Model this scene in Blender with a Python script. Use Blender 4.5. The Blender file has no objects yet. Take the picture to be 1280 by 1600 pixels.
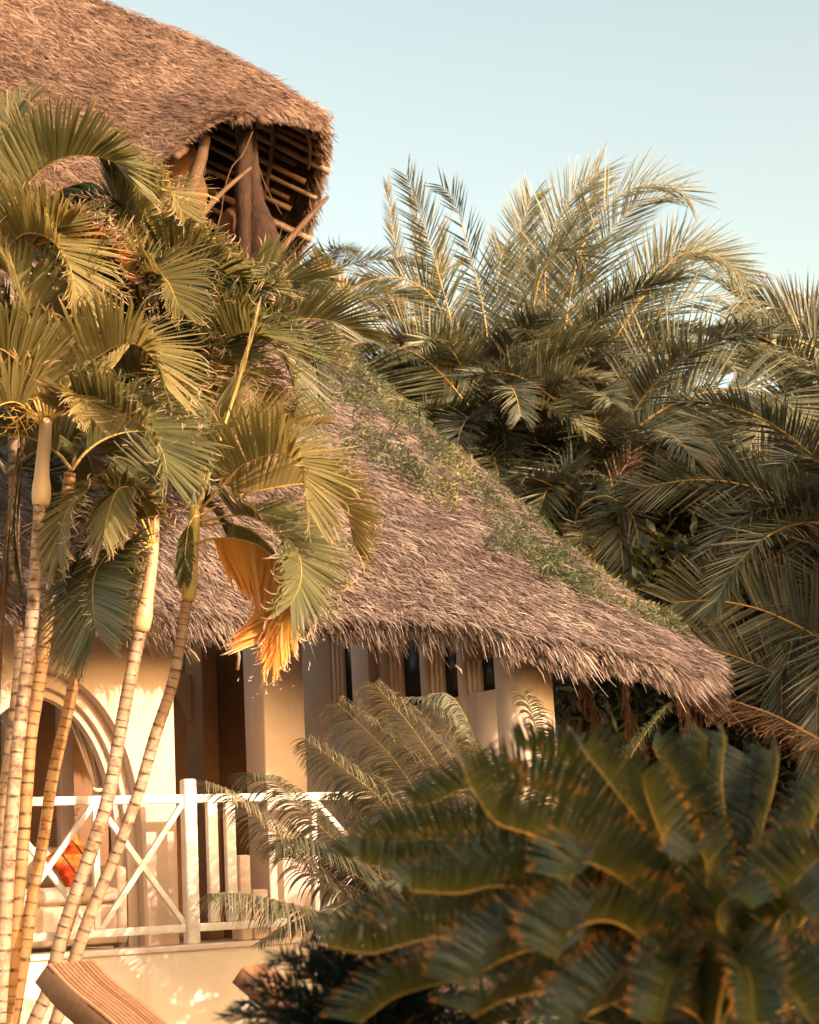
import bpy, math
import numpy as np
from mathutils import Vector
R = math.radians
rng = np.random.default_rng(7)
scene = bpy.context.scene
COL = scene.collection

# ------------------------------------------------------------------ camera
F = 2844.0
PITCH, ROLL = R(11.8), R(3.0)
CAM = np.array([0.0, 0.0, 1.6])
fw = np.array([0, math.cos(PITCH), math.sin(PITCH)])
r0 = np.array([1.0, 0, 0]); u0 = np.array([0, -math.sin(PITCH), math.cos(PITCH)])
cr = math.cos(ROLL) * r0 - math.sin(ROLL) * u0
cu = math.sin(ROLL) * r0 + math.cos(ROLL) * u0
def ray(px, py): return fw + (px - 640) / F * cr + (800 - py) / F * cu
def at(px, py, Y):
    d = ray(px, py); return CAM + d * (Y / d[1])
def proj(P):
    V = P - CAM; z = V @ fw
    return 640 + F * (V @ cr) / z, 800 - F * (V @ cu) / z
cam = bpy.data.cameras.new('camera'); camo = bpy.data.objects.new('camera', cam); COL.objects.link(camo)
from mathutils import Matrix
M = Matrix(((cr[0], cu[0], -fw[0], 0), (cr[1], cu[1], -fw[1], 0), (cr[2], cu[2], -fw[2], CAM[2]), (0, 0, 0, 1)))
camo.matrix_world = M
cam.sensor_fit = 'HORIZONTAL'; cam.sensor_width = 36; cam.lens = F / 1280 * 36
cam.clip_end = 2000
cam.dof.use_dof = True; cam.dof.focus_distance = 11.8; cam.dof.aperture_fstop = 4.5
scene.camera = camo

# ------------------------------------------------------------------ helpers
def nrm(v):
    v = np.asarray(v, float); n = np.linalg.norm(v, axis=-1, keepdims=True); return v / np.maximum(n, 1e-9)
def crom(P, n):
    """Catmull-Rom through the points, n samples"""
    P = np.asarray(P, float)
    if len(P) == 2: P = np.array([P[0], (P[0] + P[1]) / 2, P[1]])
    Q = np.vstack([2 * P[0] - P[1], P, 2 * P[-1] - P[-2]])
    k = len(P) - 1
    t = np.linspace(0, k, n); i = np.minimum(t.astype(int), k - 1); f = (t - i)[:, None]
    a, b, c, d = Q[i], Q[i + 1], Q[i + 2], Q[i + 3]
    return 0.5 * (2 * b + (c - a) * f + (2 * a - 5 * b + 4 * c - d) * f ** 2 + (3 * b - a - 3 * c + d) * f ** 3)
def resamp(P, n):
    D = crom(P, 200); L = np.r_[0, np.cumsum(np.linalg.norm(np.diff(D, axis=0), axis=1))]
    s = np.linspace(0, L[-1], n)
    return np.stack([np.interp(s, L, D[:, k]) for k in range(3)], 1), L[-1]
def tang(P): return nrm(np.gradient(P, axis=0))

class MB:
    """collects vertices, faces, per-point attributes"""
    def __init__(s): s.v = []; s.f = []; s.a = []; s.b = []; s.n = 0
    def add(s, V, Fc, a=0.5, b=0.0):
        V = np.asarray(V, float).reshape(-1, 3); Fc = np.asarray(Fc, int)
        if Fc.shape[1] == 3: Fc = np.c_[Fc, -np.ones(len(Fc), int)]
        s.v.append(V); s.f.append(np.where(Fc >= 0, Fc + s.n, -1))
        s.a.append(np.broadcast_to(np.asarray(a, float), (len(V),)).copy())
        s.b.append(np.broadcast_to(np.asarray(b, float), (len(V),)).copy())
        s.n += len(V); return s
    def box(s, o, ax, ay, az, a=0.5):
        o, ax, ay, az = [np.asarray(q, float) for q in (o, ax, ay, az)]
        V = [o, o + ax, o + ax + ay, o + ay]; V = V + [q + az for q in V]
        Fq = [[0, 1, 2, 3], [4, 7, 6, 5], [0, 4, 5, 1], [1, 5, 6, 2], [2, 6, 7, 3], [3, 7, 4, 0]]
        if np.dot(np.cross(ax, ay), az) > 0: Fq = [q[::-1] for q in Fq]
        return s.add(V, Fq, a)
    def bar(s, p, q, w, h, up=(0, 0, 1), a=0.5):
        p, q = np.asarray(p, float), np.asarray(q, float)
        d = nrm(q - p); x = nrm(np.cross(d, up)); z = np.cross(x, d)
        return s.box(p - x * w / 2 - z * h / 2, q - p, x * w, z * h, a)
    def tube(s, P, r, sides=8, a=0.5, b=None, caps=True, squash=1.0):
        P = np.asarray(P, float); n = len(P); r = np.broadcast_to(np.asarray(r, float), (n,))
        T = tang(P); ref = np.array([0, 0, 1.0]) if abs(T[:, 2]).mean() < .8 else np.array([1.0, 0, 0])
        X = nrm(np.cross(T, ref)); Z = np.cross(X, T)
        th = np.arange(sides) / sides * 2 * math.pi
        V = P[:, None] + r[:, None, None] * (np.cos(th)[None, :, None] * X[:, None] + squash * np.sin(th)[None, :, None] * Z[:, None])
        i = np.arange(n - 1)[:, None] * sides; j = np.arange(sides)[None]; k = (j + 1) % sides
        Fq = np.stack([i + j, i + k, i + sides + k, i + sides + j], -1).reshape(-1, 4)
        V = V.reshape(-1, 3)
        bb = np.repeat(np.linspace(0, 1, n) if b is None else np.broadcast_to(b, (n,)), sides)
        aa = np.broadcast_to(a, (len(V),)) if np.ndim(a) == 0 else np.repeat(a, sides)
        if caps:
            c0, c1 = len(V), len(V) + 1; V = np.vstack([V, P[0], P[-1]]); bb = np.r_[bb, bb[0], bb[-1]]; aa = np.r_[aa, aa[0], aa[-1]]
            jj = np.arange(sides); kk = (jj + 1) % sides; m = -np.ones(sides, int)
            Fq = np.vstack([Fq, np.stack([np.full(sides, c0), kk, jj, m], 1), np.stack([np.full(sides, c1), (n - 1) * sides + jj, (n - 1) * sides + kk, m], 1)])
        return s.add(V, Fq, aa, bb)
    def grid(s, G, a=0.5, b=0.0, flip=False):
        nu, nv = G.shape[:2]; i, j = np.meshgrid(np.arange(nu - 1), np.arange(nv - 1), indexing='ij')
        q = (i * nv + j).ravel(); Fq = np.stack([q, q + nv, q + nv + 1, q + 1], 1)
        if flip: Fq = Fq[:, ::-1]
        return s.add(G.reshape(-1, 3), Fq, a, b)
    def build(s, name, mat, parent=None, smooth=False, bevel=0, org=None):
        V = np.vstack(s.v); Fc = np.vstack(s.f)
        if parent is not None:
            base = parent
            while base.parent is not None: base = base.parent
            o = np.array(base.location)
        else: o = np.asarray(org, float) if org is not None else np.array([V[:, 0].mean(), V[:, 1].mean(), V[:, 2].min()])
        me = bpy.data.meshes.new(name)
        tri = Fc[:, 3] < 0; cnt = np.where(tri, 3, 4)
        flat = Fc.ravel(); flat = flat[flat >= 0]
        me.vertices.add(len(V)); me.vertices.foreach_set('co', (V - o).astype(np.float32).ravel())
        me.loops.add(len(flat)); me.loops.foreach_set('vertex_index', flat.astype(np.int32))
        me.polygons.add(len(Fc)); st = np.r_[0, np.cumsum(cnt)[:-1]]
        me.polygons.foreach_set('loop_start', st.astype(np.int32))
        if smooth: me.polygons.foreach_set('use_smooth', np.ones(len(Fc), bool))
        for nm, arr in (('rnd', s.a), ('tt', s.b)):
            at_ = me.attributes.new(nm, 'FLOAT', 'POINT'); at_.data.foreach_set('value', np.concatenate(arr).astype(np.float32))
        me.update(calc_edges=True); me.validate()
        me.materials.append(mat)
        ob = bpy.data.objects.new(name, me); COL.objects.link(ob)
        if parent is not None: ob.parent = parent
        else: ob.location = o
        if bevel:
            m = ob.modifiers.new('bevel', 'BEVEL'); m.width = bevel; m.segments = 2; m.limit_method = 'ANGLE'
        return ob
def tag(o, label=None, cat=None, group=None, kind=None):
    if label: o['label'] = label
    if cat: o['category'] = cat
    if group: o['group'] = group
    if kind: o['kind'] = kind
    return o
def empty(name, loc, label, cat, group=None):
    o = bpy.data.objects.new(name, None); COL.objects.link(o); o.location = tuple(float(c) for c in loc); o.empty_display_size = .2
    return tag(o, label, cat, group)

# ------------------------------------------------------------------ materials
class NT:
    def __init__(s, name):
        s.m = bpy.data.materials.new(name); s.m.use_nodes = True; s.t = s.m.node_tree; s.t.nodes.clear()
        s.out = s.n('ShaderNodeOutputMaterial')
    def n(s, typ, **kw):
        x = s.t.nodes.new(typ)
        for k, v in kw.items(): setattr(x, k, v)
        return x
    def l(s, a, b): s.t.links.new(a, b)
    def attr(s, nm): return s.n('ShaderNodeAttribute', attribute_name=nm).outputs['Fac']
    def coord(s, scale=1, out='Object', sc=None):
        c = s.n('ShaderNodeTexCoord').outputs[out]
        if sc is not None:
            mp = s.n('ShaderNodeMapping'); mp.inputs['Scale'].default_value = sc; s.l(c, mp.inputs[0]); c = mp.outputs[0]
        return c
    def noise(s, scale, detail=4, vec=None, rough=.6):
        x = s.n('ShaderNodeTexNoise'); x.inputs['Scale'].default_value = scale; x.inputs['Detail'].default_value = detail; x.inputs['Roughness'].default_value = rough
        s.l(vec if vec is not None else s.coord(), x.inputs['Vector']); return x.outputs['Fac']
    def ramp(s, fac, stops):
        x = s.n('ShaderNodeValToRGB'); e = x.color_ramp.elements
        while len(e) < len(stops): e.new(.5)
        for q, (p, c) in zip(e, stops): q.position = p; q.color = (*c, 1) if len(c) == 3 else c
        s.l(fac, x.inputs[0]); return x.outputs[0]
    def math(s, op, a, b=None, c=None):
        x = s.n('ShaderNodeMath', operation=op)
        for i, v in enumerate((a, b, c)):
            if v is None: continue
            if isinstance(v, (int, float)): x.inputs[i].default_value = v
            else: s.l(v, x.inputs[i])
        return x.outputs[0]
    def mix(s, fac, a, b, mode='MIX'):
        x = s.n('ShaderNodeMix', data_type='RGBA', blend_type=mode)
        for i, v in ((0, fac), (6, a), (7, b)):
            if isinstance(v, (int, float)): x.inputs[i].default_value = v
            elif isinstance(v, tuple): x.inputs[i].default_value = (*v, 1)
            else: s.l(v, x.inputs[i])
        return x.outputs[2]
    def bump(s, h, strength=.3, dist=.01):
        x = s.n('ShaderNodeBump'); x.inputs['Strength'].default_value = strength; x.inputs['Distance'].default_value = dist
        s.l(h, x.inputs['Height']); return x.outputs[0]
    def bsdf(s, col, rough=.7, spec=.3, normal=None, transl=0, tcol=None, sheen=0):
        p = s.n('ShaderNodeBsdfPrincipled')
        if isinstance(col, tuple): p.inputs['Base Color'].default_value = (*col, 1)
        else: s.l(col, p.inputs['Base Color'])
        if isinstance(rough, (int, float)): p.inputs['Roughness'].default_value = rough
        else: s.l(rough, p.inputs['Roughness'])
        p.inputs['Specular IOR Level'].default_value = spec
        if normal is not None: s.l(normal, p.inputs['Normal'])
        o = p.outputs[0]
        if transl:
            t = s.n('ShaderNodeBsdfTranslucent')
            tc = tcol if tcol is not None else col
            if isinstance(tc, tuple): t.inputs[0].default_value = (*tc, 1)
            else: s.l(tc, t.inputs[0])
            mx = s.n('ShaderNodeMixShader'); mx.inputs[0].default_value = transl
            s.l(o, mx.inputs[1]); s.l(t.outputs[0], mx.inputs[2]); o = mx.outputs[0]
        s.l(o, s.out.inputs[0]); return s.m

def leafmat(name, c_dark, c_mid, c_light, tip, tip_at=.85, rough=.45, transl=.3, tcol=(.35, .32, .06), spec=.4, base=None):
    t = NT(name); rnd = t.attr('rnd'); tt = t.attr('tt')
    big = t.noise(2.2, 3); f = t.math('ADD', t.math('MULTIPLY', rnd, .6), t.math('MULTIPLY', big, .45))
    c = t.ramp(f, [(.15, c_dark), (.5, c_mid), (.85, c_light)])
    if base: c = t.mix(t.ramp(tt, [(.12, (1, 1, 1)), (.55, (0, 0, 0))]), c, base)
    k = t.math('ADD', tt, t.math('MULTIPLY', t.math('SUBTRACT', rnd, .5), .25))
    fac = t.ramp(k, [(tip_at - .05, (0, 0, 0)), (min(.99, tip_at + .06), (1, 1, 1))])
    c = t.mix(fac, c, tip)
    tc = t.mix(.65, c, tcol)
    return t.bsdf(c, rough, spec, None, transl, tc)
def plainmat(name, c1, c2, scale=6, rough=.7, spec=.3, bump=.2, bdist=.004, sc=None, bscale=40, transl=0):
    t = NT(name); v = t.coord(sc=sc); n = t.noise(scale, 5, v)
    c = t.ramp(n, [(.3, c1), (.7, c2)])
    return t.bsdf(c, rough, spec, t.bump(t.noise(bscale, 4, v), bump, bdist), transl)

m = {}
m['palm'] = leafmat('palm_leaf', (.045, .054, .022), (.12, .118, .046), (.22, .20, .09), (.42, .27, .15), .90, .42, .3, (.36, .28, .07))
m['palm_gold'] = leafmat('palm_leaf_golden', (.075, .068, .022), (.17, .145, .05), (.29, .235, .09), (.46, .31, .17), .88, .45, .35, (.46, .33, .08))
m['palm_dark'] = leafmat('palm_leaf_deep_green', (.012, .022, .012), (.028, .040, .018), (.062, .068, .028), (.40, .27, .16), .88, .42, .2, (.15, .16, .04))
m['palm_pale'] = leafmat('palm_leaf_pale', (.17, .145, .055), (.28, .22, .085), (.36, .28, .12), (.5, .36, .22), .88, .5, .4, (.55, .40, .11))
m['palm_orange'] = leafmat('palm_leaf_orange', (.50, .18, .025), (.64, .29, .045), (.74, .42, .10), (.75, .55, .38), .90, .45, .4, (.85, .30, .02))
m['palm_rust'] = leafmat('palm_leaf_rust', (.24, .055, .008), (.42, .12, .012), (.5, .2, .02), (.58, .42, .34), .78, .5, .35, (.6, .17, .01))
m['dry'] = leafmat('dry_leaf', (.09, .048, .026), (.19, .11, .065), (.34, .21, .13), (.45, .32, .22), .85, .7, .15, (.3, .14, .05), .15)
m['drytip'] = leafmat('dry_curl', (.34, .22, .15), (.5, .34, .24), (.62, .46, .34), (.66, .5, .38), .8, .6, .15, (.5, .3, .15), .2)
m['date'] = leafmat('date_palm_leaf', (.042, .054, .030), (.125, .135, .072), (.36, .33, .20), (.46, .33, .16), .88, .38, .16, (.30, .25, .08), .5)
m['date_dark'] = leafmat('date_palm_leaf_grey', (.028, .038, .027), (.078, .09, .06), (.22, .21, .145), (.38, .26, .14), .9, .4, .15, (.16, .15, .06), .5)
m['cycad'] = leafmat('cycad_leaf', (.07, .08, .05), (.15, .15, .095), (.28, .25, .17), (.5, .36, .2), .94, .4, .12, (.4, .3, .1), .4)
m['cycad_fg'] = leafmat('cycad_leaf_near', (.010, .022, .018), (.024, .040, .028), (.075, .085, .045), (.66, .26, .05), .925, .38, .2, (.26, .22, .02), .5, (.10, .098, .02))  # orange tips paint backlit rims; yellow bases paint new growth and light passing through
m['bush'] = leafmat('bush_leaf', (.008, .02, .022), (.018, .035, .035), (.05, .07, .06), (.08, .1, .07), .95, .45, .15, (.05, .08, .03), .4)
m['creeper'] = leafmat('creeper_leaf', (.035, .055, .034), (.10, .115, .06), (.34, .29, .13), (.4, .32, .13), .93, .5, .25, (.3, .28, .08), .3)
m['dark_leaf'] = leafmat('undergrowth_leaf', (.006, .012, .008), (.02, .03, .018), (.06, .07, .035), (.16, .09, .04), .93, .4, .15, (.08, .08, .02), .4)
m['rib'] = plainmat('yellow_midrib', (.42, .24, .05), (.54, .34, .09), 5, .45, .4, .1)
m['rib_green'] = plainmat('olive_midrib', (.30, .22, .06), (.42, .32, .10), 5, .5, .4, .1)
m['rib_brown'] = plainmat('brown_midrib', (.18, .10, .05), (.32, .19, .09), 5, .6, .3, .1)
m['shaft'] = plainmat('crownshaft', (.56, .35, .17), (.54, .39, .25), 3, .4, .4, .15, sc=(1, 1, .3))
m['shaft_green'] = plainmat('green_crownshaft', (.42, .34, .10), (.60, .40, .12), 3, .45, .4, .2, sc=(2, 2, .3))

def thatch_mat(name, stops, dark=.55):
    t = NT(name); rnd = t.attr('rnd'); big = t.noise(.9, 4); mid = t.noise(5, 4)
    f = t.math('ADD', t.math('MULTIPLY', rnd, .85), t.math('ADD', t.math('MULTIPLY', big, .34), t.math('MULTIPLY', mid, .16)))
    c = t.ramp(f, stops)
    return t.bsdf(c, .55, .35, None, .06)
m['thatch'] = thatch_mat('thatch', [(.26, (.03, .018, .016)), (.54, (.15, .098, .08)), (.80, (.30, .228, .195)), (1.0, (.57, .465, .39))])
m['thatch_up'] = thatch_mat('thatch_brown', [(.26, (.03, .016, .012)), (.54, (.13, .075, .053)), (.80, (.27, .17, .122)), (1.0, (.52, .36, .265))])
m['thatch_base'] = plainmat('thatch_bed', (.05, .028, .02), (.13, .075, .055), 9, .9, .1, .6, .03, bscale=20)
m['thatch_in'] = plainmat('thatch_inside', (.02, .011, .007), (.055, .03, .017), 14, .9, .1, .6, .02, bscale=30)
m['pole'] = plainmat('bare_pole', (.20, .125, .07), (.34, .23, .145), 4, .7, .3, .3, .004, sc=(1, 1, 1), bscale=25)
m['pole_dark'] = plainmat('weathered_pole', (.075, .038, .020), (.16, .088, .046), 4, .75, .3, .4, .006, bscale=18)
m['bark'] = plainmat('rough_bark', (.022, .011, .006), (.06, .03, .017), 5, .8, .2, .8, .02, sc=(3, 3, .7), bscale=14)
m['clay'] = plainmat('clay_wall', (.10, .046, .022), (.17, .085, .042), 3, .9, .1, .5, .01, bscale=22)

def plaster(name, c1, c2):
    t = NT(name); n = t.noise(1.1, 6); n2 = t.noise(7, 5)
    c = t.ramp(t.math('ADD', t.math('MULTIPLY', n, .65), t.math('MULTIPLY', n2, .35)), [(.35, c1), (.62, c2)])
    st = t.ramp(t.noise(2.5, 6, t.coord(sc=(2.2, 2.2, .35))), [(.55, (0, 0, 0)), (.8, (1, 1, 1))])
    c = t.mix(t.math('MULTIPLY', st, .38), c, (.42, .29, .2))
    return t.bsdf(c, .85, .15, t.bump(t.math('ADD', t.noise(3, 3), t.math('MULTIPLY', t.noise(60, 3), .15)), .35, .012))
m['wall'] = plaster('peach_plaster', (.58, .43, .34), (.67, .53, .43))
m['wall_low'] = plaster('cream_plaster', (.66, .57, .49), (.76, .68, .60))
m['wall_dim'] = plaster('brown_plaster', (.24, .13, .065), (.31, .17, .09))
m['white'] = plainmat('white_paint', (.72, .64, .55), (.84, .78, .70), 5, .45, .4, .25, .003, bscale=30)
m['floor'] = plainmat('terrace_floor', (.4, .28, .19), (.5, .36, .26), 4, .7)
m['fabric'] = plainmat('cream_fabric', (.60, .45, .32), (.70, .54, .40), 6, .9, .1, .3, .003, bscale=70)
m['sheer'] = plainmat('sheer_curtain', (.62, .48, .36), (.70, .56, .43), 6, .9, .1, .1, transl=.3)
m['black'] = plainmat('dark_opening', (.012, .008, .006), (.03, .018, .012), 3, .6)
m['glass'] = plainmat('dark_glass', (.01, .008, .008), (.02, .016, .012), 2, .35, .15, .0)
m['soil'] = plainmat('garden_soil', (.06, .04, .025), (.13, .09, .05), 3, .95, .1, .7, .03, bscale=8)
def cushion_mat():
    t = NT('orange_print'); v = t.coord(sc=(1, 1, 1)); n = t.noise(9, 3)
    c = t.ramp(n, [(.4, (.40, .04, .012)), (.5, (.60, .13, .018)), (.62, (.66, .22, .04))])
    w = t.n('ShaderNodeTexWave', wave_type='BANDS', bands_direction='DIAGONAL'); w.inputs['Scale'].default_value = 3.2; t.l(v, w.inputs['Vector'])
    c = t.mix(t.ramp(w.outputs['Fac'], [(.95, (0, 0, 0)), (.98, (1, 1, 1))]), c, (.06, .03, .015))
    return t.bsdf(c, .8, .2, t.bump(t.noise(60), .2, .003))
m['cushion'] = cushion_mat()
def wood_mat(name, c1, c2):
    t = NT(name); rnd = t.attr('rnd'); n = t.noise(6, 6, t.coord(sc=(6, 1, 6)))
    c = t.ramp(t.math('ADD', t.math('MULTIPLY', n, .5), t.math('MULTIPLY', rnd, .5)), [(.3, c1), (.7, c2)])
    return t.bsdf(c, .5, .4, t.bump(n, .2, .002))
m['wood'] = wood_mat('lounger_wood', (.22, .10, .045), (.38, .20, .105))
def trunk_mat(name, pale, mid, dark):
    t = NT(name); tt = t.attr('tt'); rnd = t.attr('rnd')
    jit = t.math('MULTIPLY', t.noise(14, 3), .22)
    fr = t.math('FRACT', t.math('ADD', tt, jit))
    n = t.noise(11, 6, rough=.7)
    c = t.ramp(n, [(.36, dark), (.46, mid), (.58, pale)])
    wv = t.noise(2.0, 3); c = t.mix(t.ramp(wv, [(.45, (0, 0, 0)), (.62, (1, 1, 1))]), c, mid)
    line = t.ramp(fr, [(0, (1, 1, 1)), (.12, (.9, .9, .9)), (.20, (0, 0, 0)), (.9, (0, 0, 0)), (1, (.6, .6, .6))])
    blot = t.ramp(t.noise(26, 4), [(.35, (.15, .15, .15)), (.6, (1, 1, 1))])
    c = t.mix(t.math('MULTIPLY', line, t.math('MULTIPLY', blot, .97)), c, (.035, .015, .008))
    return t.bsdf(c, .65, .3, t.bump(t.noise(45, 4), .35, .003))
m['trunk'] = trunk_mat('pale_ringed_trunk', (.46, .33, .24), (.30, .19, .12), (.12, .065, .035))
m['trunk_orange'] = trunk_mat('orange_ringed_trunk', (.38, .23, .11), (.34, .17, .06), (.14, .06, .025))
m['trunk_grey'] = trunk_mat('brown_ringed_trunk', (.44, .30, .18), (.32, .20, .11), (.16, .09, .05))
# ------------------------------------------------------------------ foliage
def rot(v, ax, ang):
    c = np.cos(ang)[:, None]; s = np.sin(ang)[:, None]
    return v * c + np.cross(ax, v) * s + ax * (ax * v).sum(1, keepdims=True) * (1 - c)
def leaflets(mb, P, D, W, L, w, nseg=5, droop=.3, curl=0., fold=.35, rnd=None, pmax=.35, tipw=.0, curl_at=.72, bend=None):
    n = len(P); P = np.array(P, float); D = nrm(D); W = nrm(W - (W * D).sum(1, keepdims=True) * D)
    L = np.broadcast_to(L, (n,)); w = np.broadcast_to(w, (n,)); rnd = rng.random(n) if rnd is None else rnd
    Sv = np.linspace(0, 1, nseg + 1)
    if curl: Sv = np.r_[np.linspace(0, curl_at, nseg - 3), np.linspace(curl_at, 1, 5)[1:]]
    cur = P.copy(); d = D.copy(); V = []; B = []
    ax = nrm(rng.normal(size=(n, 3))); cang = curl * rng.uniform(.3, 1.3, n) * (rng.random(n) < .85)
    dr = droop * rng.uniform(.6, 1.4, n)
    for j, s in enumerate(Sv):
        x = (s / pmax) if s < pmax else 1 - (s - pmax) / (1 - pmax)
        prof = (.45 + .55 * x) if s < pmax else max(x, 0) ** .75 * (1 - tipw) + tipw
        Nn = np.cross(d, W); hw = (w * prof * .5)[:, None]
        V.append(np.stack([cur - W * hw, cur + Nn * hw * fold * -1.0, cur + W * hw], 1)); B.append(np.full((n, 3), s))
        if j < len(Sv) - 1:
            ds = Sv[j + 1] - s
            g = np.zeros((n, 3)); g[:, 2] = -1
            d = nrm(d + g * (dr * ds * (1 + s))[:, None])
            if bend is not None: d = nrm(d + bend * ds)
            if curl and s >= curl_at - .01:
                d = rot(d, ax, cang * ds / (1 - curl_at)); d = nrm(d)
            cur = cur + d * (L * ds)[:, None]
            W = nrm(W - (W * d).sum(1, keepdims=True) * d)
    V = np.stack(V, 1); B = np.stack(B, 1); ns = len(Sv)       # n, ns, 3, 3
    i = np.arange(n)[:, None] * (ns * 3); j = np.arange(ns - 1)[None] * 3; b = i + j
    Fq = np.concatenate([np.stack([b, b + 1, b + 4, b + 3], -1).reshape(-1, 4), np.stack([b + 1, b + 2, b + 5, b + 4], -1).reshape(-1, 4)])
    mb.add(V.reshape(-1, 3), Fq, np.repeat(rnd, ns * 3), B.ravel())

def pinnate(parent, ctrl, L=.4, n=45, w=.03, lift=35, a=(65, 30), droop=.35, curl=0., t0=.2, mat='palm', rib='rib', ribr=.012, nseg=5,
            Bh=None, roll=0, plum=0, prof=(.12, .85), fold=.35, tfan=0, rows=(1, -1), gap=.0, name='frond', rnd0=None, label=None, ribpart=True, bend=0, lj=.08, petiole=1.0, sizep=.6, broken=0):
    """a pinnate frond along the 3-D control points"""
    C, ln = resamp(ctrl, 90); T = tang(C)
    if Bh is None:
        h = C[-1] - C[0]; h[2] = 0
        if np.linalg.norm(h) < .25 * ln: h = h + np.array([.3 * ln, 0, 0]) * (1 if h[0] >= 0 else -1)
        Bh = np.cross([0, 0, 1.0], nrm(h))
    Bh = nrm(np.asarray(Bh, float))
    Bv = nrm(Bh - (T @ Bh)[:, None] * T); N = np.cross(T, Bv)
    if roll:
        c, s = math.cos(R(roll)), math.sin(R(roll)); Bv, N = Bv * c + N * s, N * c - Bv * s
    mb = MB(); off = rng.random() * .5 - .25 if rnd0 is None else rnd0
    for sd in rows:
        t = np.linspace(t0, .995, n) + rng.uniform(-.3, .3, n) / n
        if gap or broken:
            keep = rng.random(n) > gap
            if broken:
                for q in range(broken):
                    c0 = rng.uniform(.3, .95); keep &= np.abs(t - c0) > rng.uniform(.008, .02)
            t = t[keep]
        k = len(t); t = np.clip(t, 0, 1); x = t * 89; i = np.minimum(x.astype(int), 88); f = (x - i)[:, None]
        Pt = C[i] * (1 - f) + C[i + 1] * f; Tt = nrm(T[i] * (1 - f) + T[i + 1] * f); Bt = Bv[i]; Nt = N[i]
        q = np.clip((t - t0) / (1 - t0), 0, 1)
        ang = R(a[0]) + (R(a[1]) - R(a[0])) * q ** 1.3 + rng.normal(0, .035, k)
        lf = R(lift) * (1 - .35 * q) + rng.normal(0, 1, k) * R(plum if plum else 2.5)
        D = np.cos(ang)[:, None] * Tt + np.sin(ang)[:, None] * (np.cos(lf)[:, None] * sd * Bt + np.sin(lf)[:, None] * Nt)
        Lf = L * np.sin(math.pi * (prof[0] + (prof[1] - prof[0]) * q)) ** sizep * rng.uniform(1 - lj, 1 + lj, k)
        rn = np.clip(rng.random(k) * .7 + .15 + off, 0, 1)
        be = None
        if bend: be = Tt * bend
        leaflets(mb, Pt, D, Tt + rng.normal(0, .12, (k, 3)), Lf, w * (1 - .35 * q) * rng.uniform(.8, 1.15, k), nseg, droop, curl, fold, rn, bend=be)
    k0 = int(t0 * 89); mb.tube(C[k0:], ribr * .4 * (1 - .82 * np.linspace(0, 1, 90))[k0:], 3, b=0, caps=False)
    ob = mb.build(name, m[mat], parent)
    if label: ob['label'] = label
    rr = ribr * (1 - .82 * np.linspace(0, 1, 90)) * np.linspace(petiole, 1, 90)
    rb = MB().tube(C, rr, 6, b=0).build('midrib', m[rib], parent, smooth=True)
    if ribpart:
        rb.parent = ob
    return ob

def arc(base, az, th0, th1, ln, n=7, side=0.0):
    """control points of an arching frond; az from +X anticlockwise, elevations in degrees"""
    P = [np.asarray(base, float)]; step = ln / (n - 1)
    for i in range(n - 1):
        f = (i + .5) / (n - 1); th = R(th0 + (th1 - th0) * f ** 1.1); a_ = R(az + side * f)
        P.append(P[-1] + step * np.array([math.cos(a_) * math.cos(th), math.sin(a_) * math.cos(th), math.sin(th)]))
    return np.array(P)
def pix(pts, y0, y1=None):
    y1 = y0 if y1 is None else y1; k = len(pts)
    return np.array([at(p[0], p[1], y0 + (y1 - y0) * i / (k - 1)) for i, p in enumerate(pts)])

def trunk(parent, ctrl, r0_, r1_, mat='trunk', ring=.065, name='trunk', sides=14):
    C, ln = resamp(ctrl, 2); n = max(int(ln / .0125), 20); C, ln = resamp(ctrl, n)
    s = np.linspace(0, ln, n); off = rng.random()
    # ring spacing widens a little up and down the stem
    sp_ = ring * rng.uniform(.55, 1.5, 400) * (1 + .3 * np.sin(np.arange(400) / 9 + off * 6)); ph = np.interp(s, np.cumsum(sp_), np.arange(400)) + off
    fr = ph % 1
    bulge = 1 + .045 * np.exp(-((fr - .0) / .10) ** 2) + .045 * np.exp(-((fr - 1) / .10) ** 2) - .035 * np.exp(-((fr - .13) / .07) ** 2)
    r = (r0_ + (r1_ - r0_) * s / ln) * bulge * (1 + .03 * np.sin(s * 5 + off * 9))
    C = C + np.stack([np.sin(s * 3.1 + off * 7), np.cos(s * 2.3 + off), 0 * s], 1) * .008
    return MB().tube(C, r, sides, a=rng.random(), b=ph).build(name, m[mat], parent, smooth=True)
def shaft(parent, ctrl, r0_, r1_, mat='shaft'):
    C, ln = resamp(ctrl, 24); q = np.linspace(0, 1, 24)
    r = r0_ + (r1_ - r0_) * q + (r0_ * .28) * np.exp(-((q - .16) / .16) ** 2)
    r[0] = r0_ * .9
    return MB().tube(C, r, 16).build('crownshaft', m[mat], parent, smooth=True)

def blades(name, mat, C, n, spread, L, w, parent=None, updir=.4, droop=.2, tagkw=None, nseg=2, pmax=.45, fold=.3):
    """n loose leaves around centre points C (k,3), gaussian spread"""
    C = np.asarray(C, float); k = rng.integers(0, len(C), n)
    P = C[k] + rng.normal(size=(n, 3)) * spread
    D = rng.normal(size=(n, 3)); D[:, 2] += updir; W = rng.normal(size=(n, 3))
    mb = MB(); leaflets(mb, P, D, W, L * rng.uniform(.6, 1.3, n), w * rng.uniform(.7, 1.3, n), nseg, droop, 0, fold, None, pmax)
    return mb.build(name, m[mat], parent)
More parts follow.
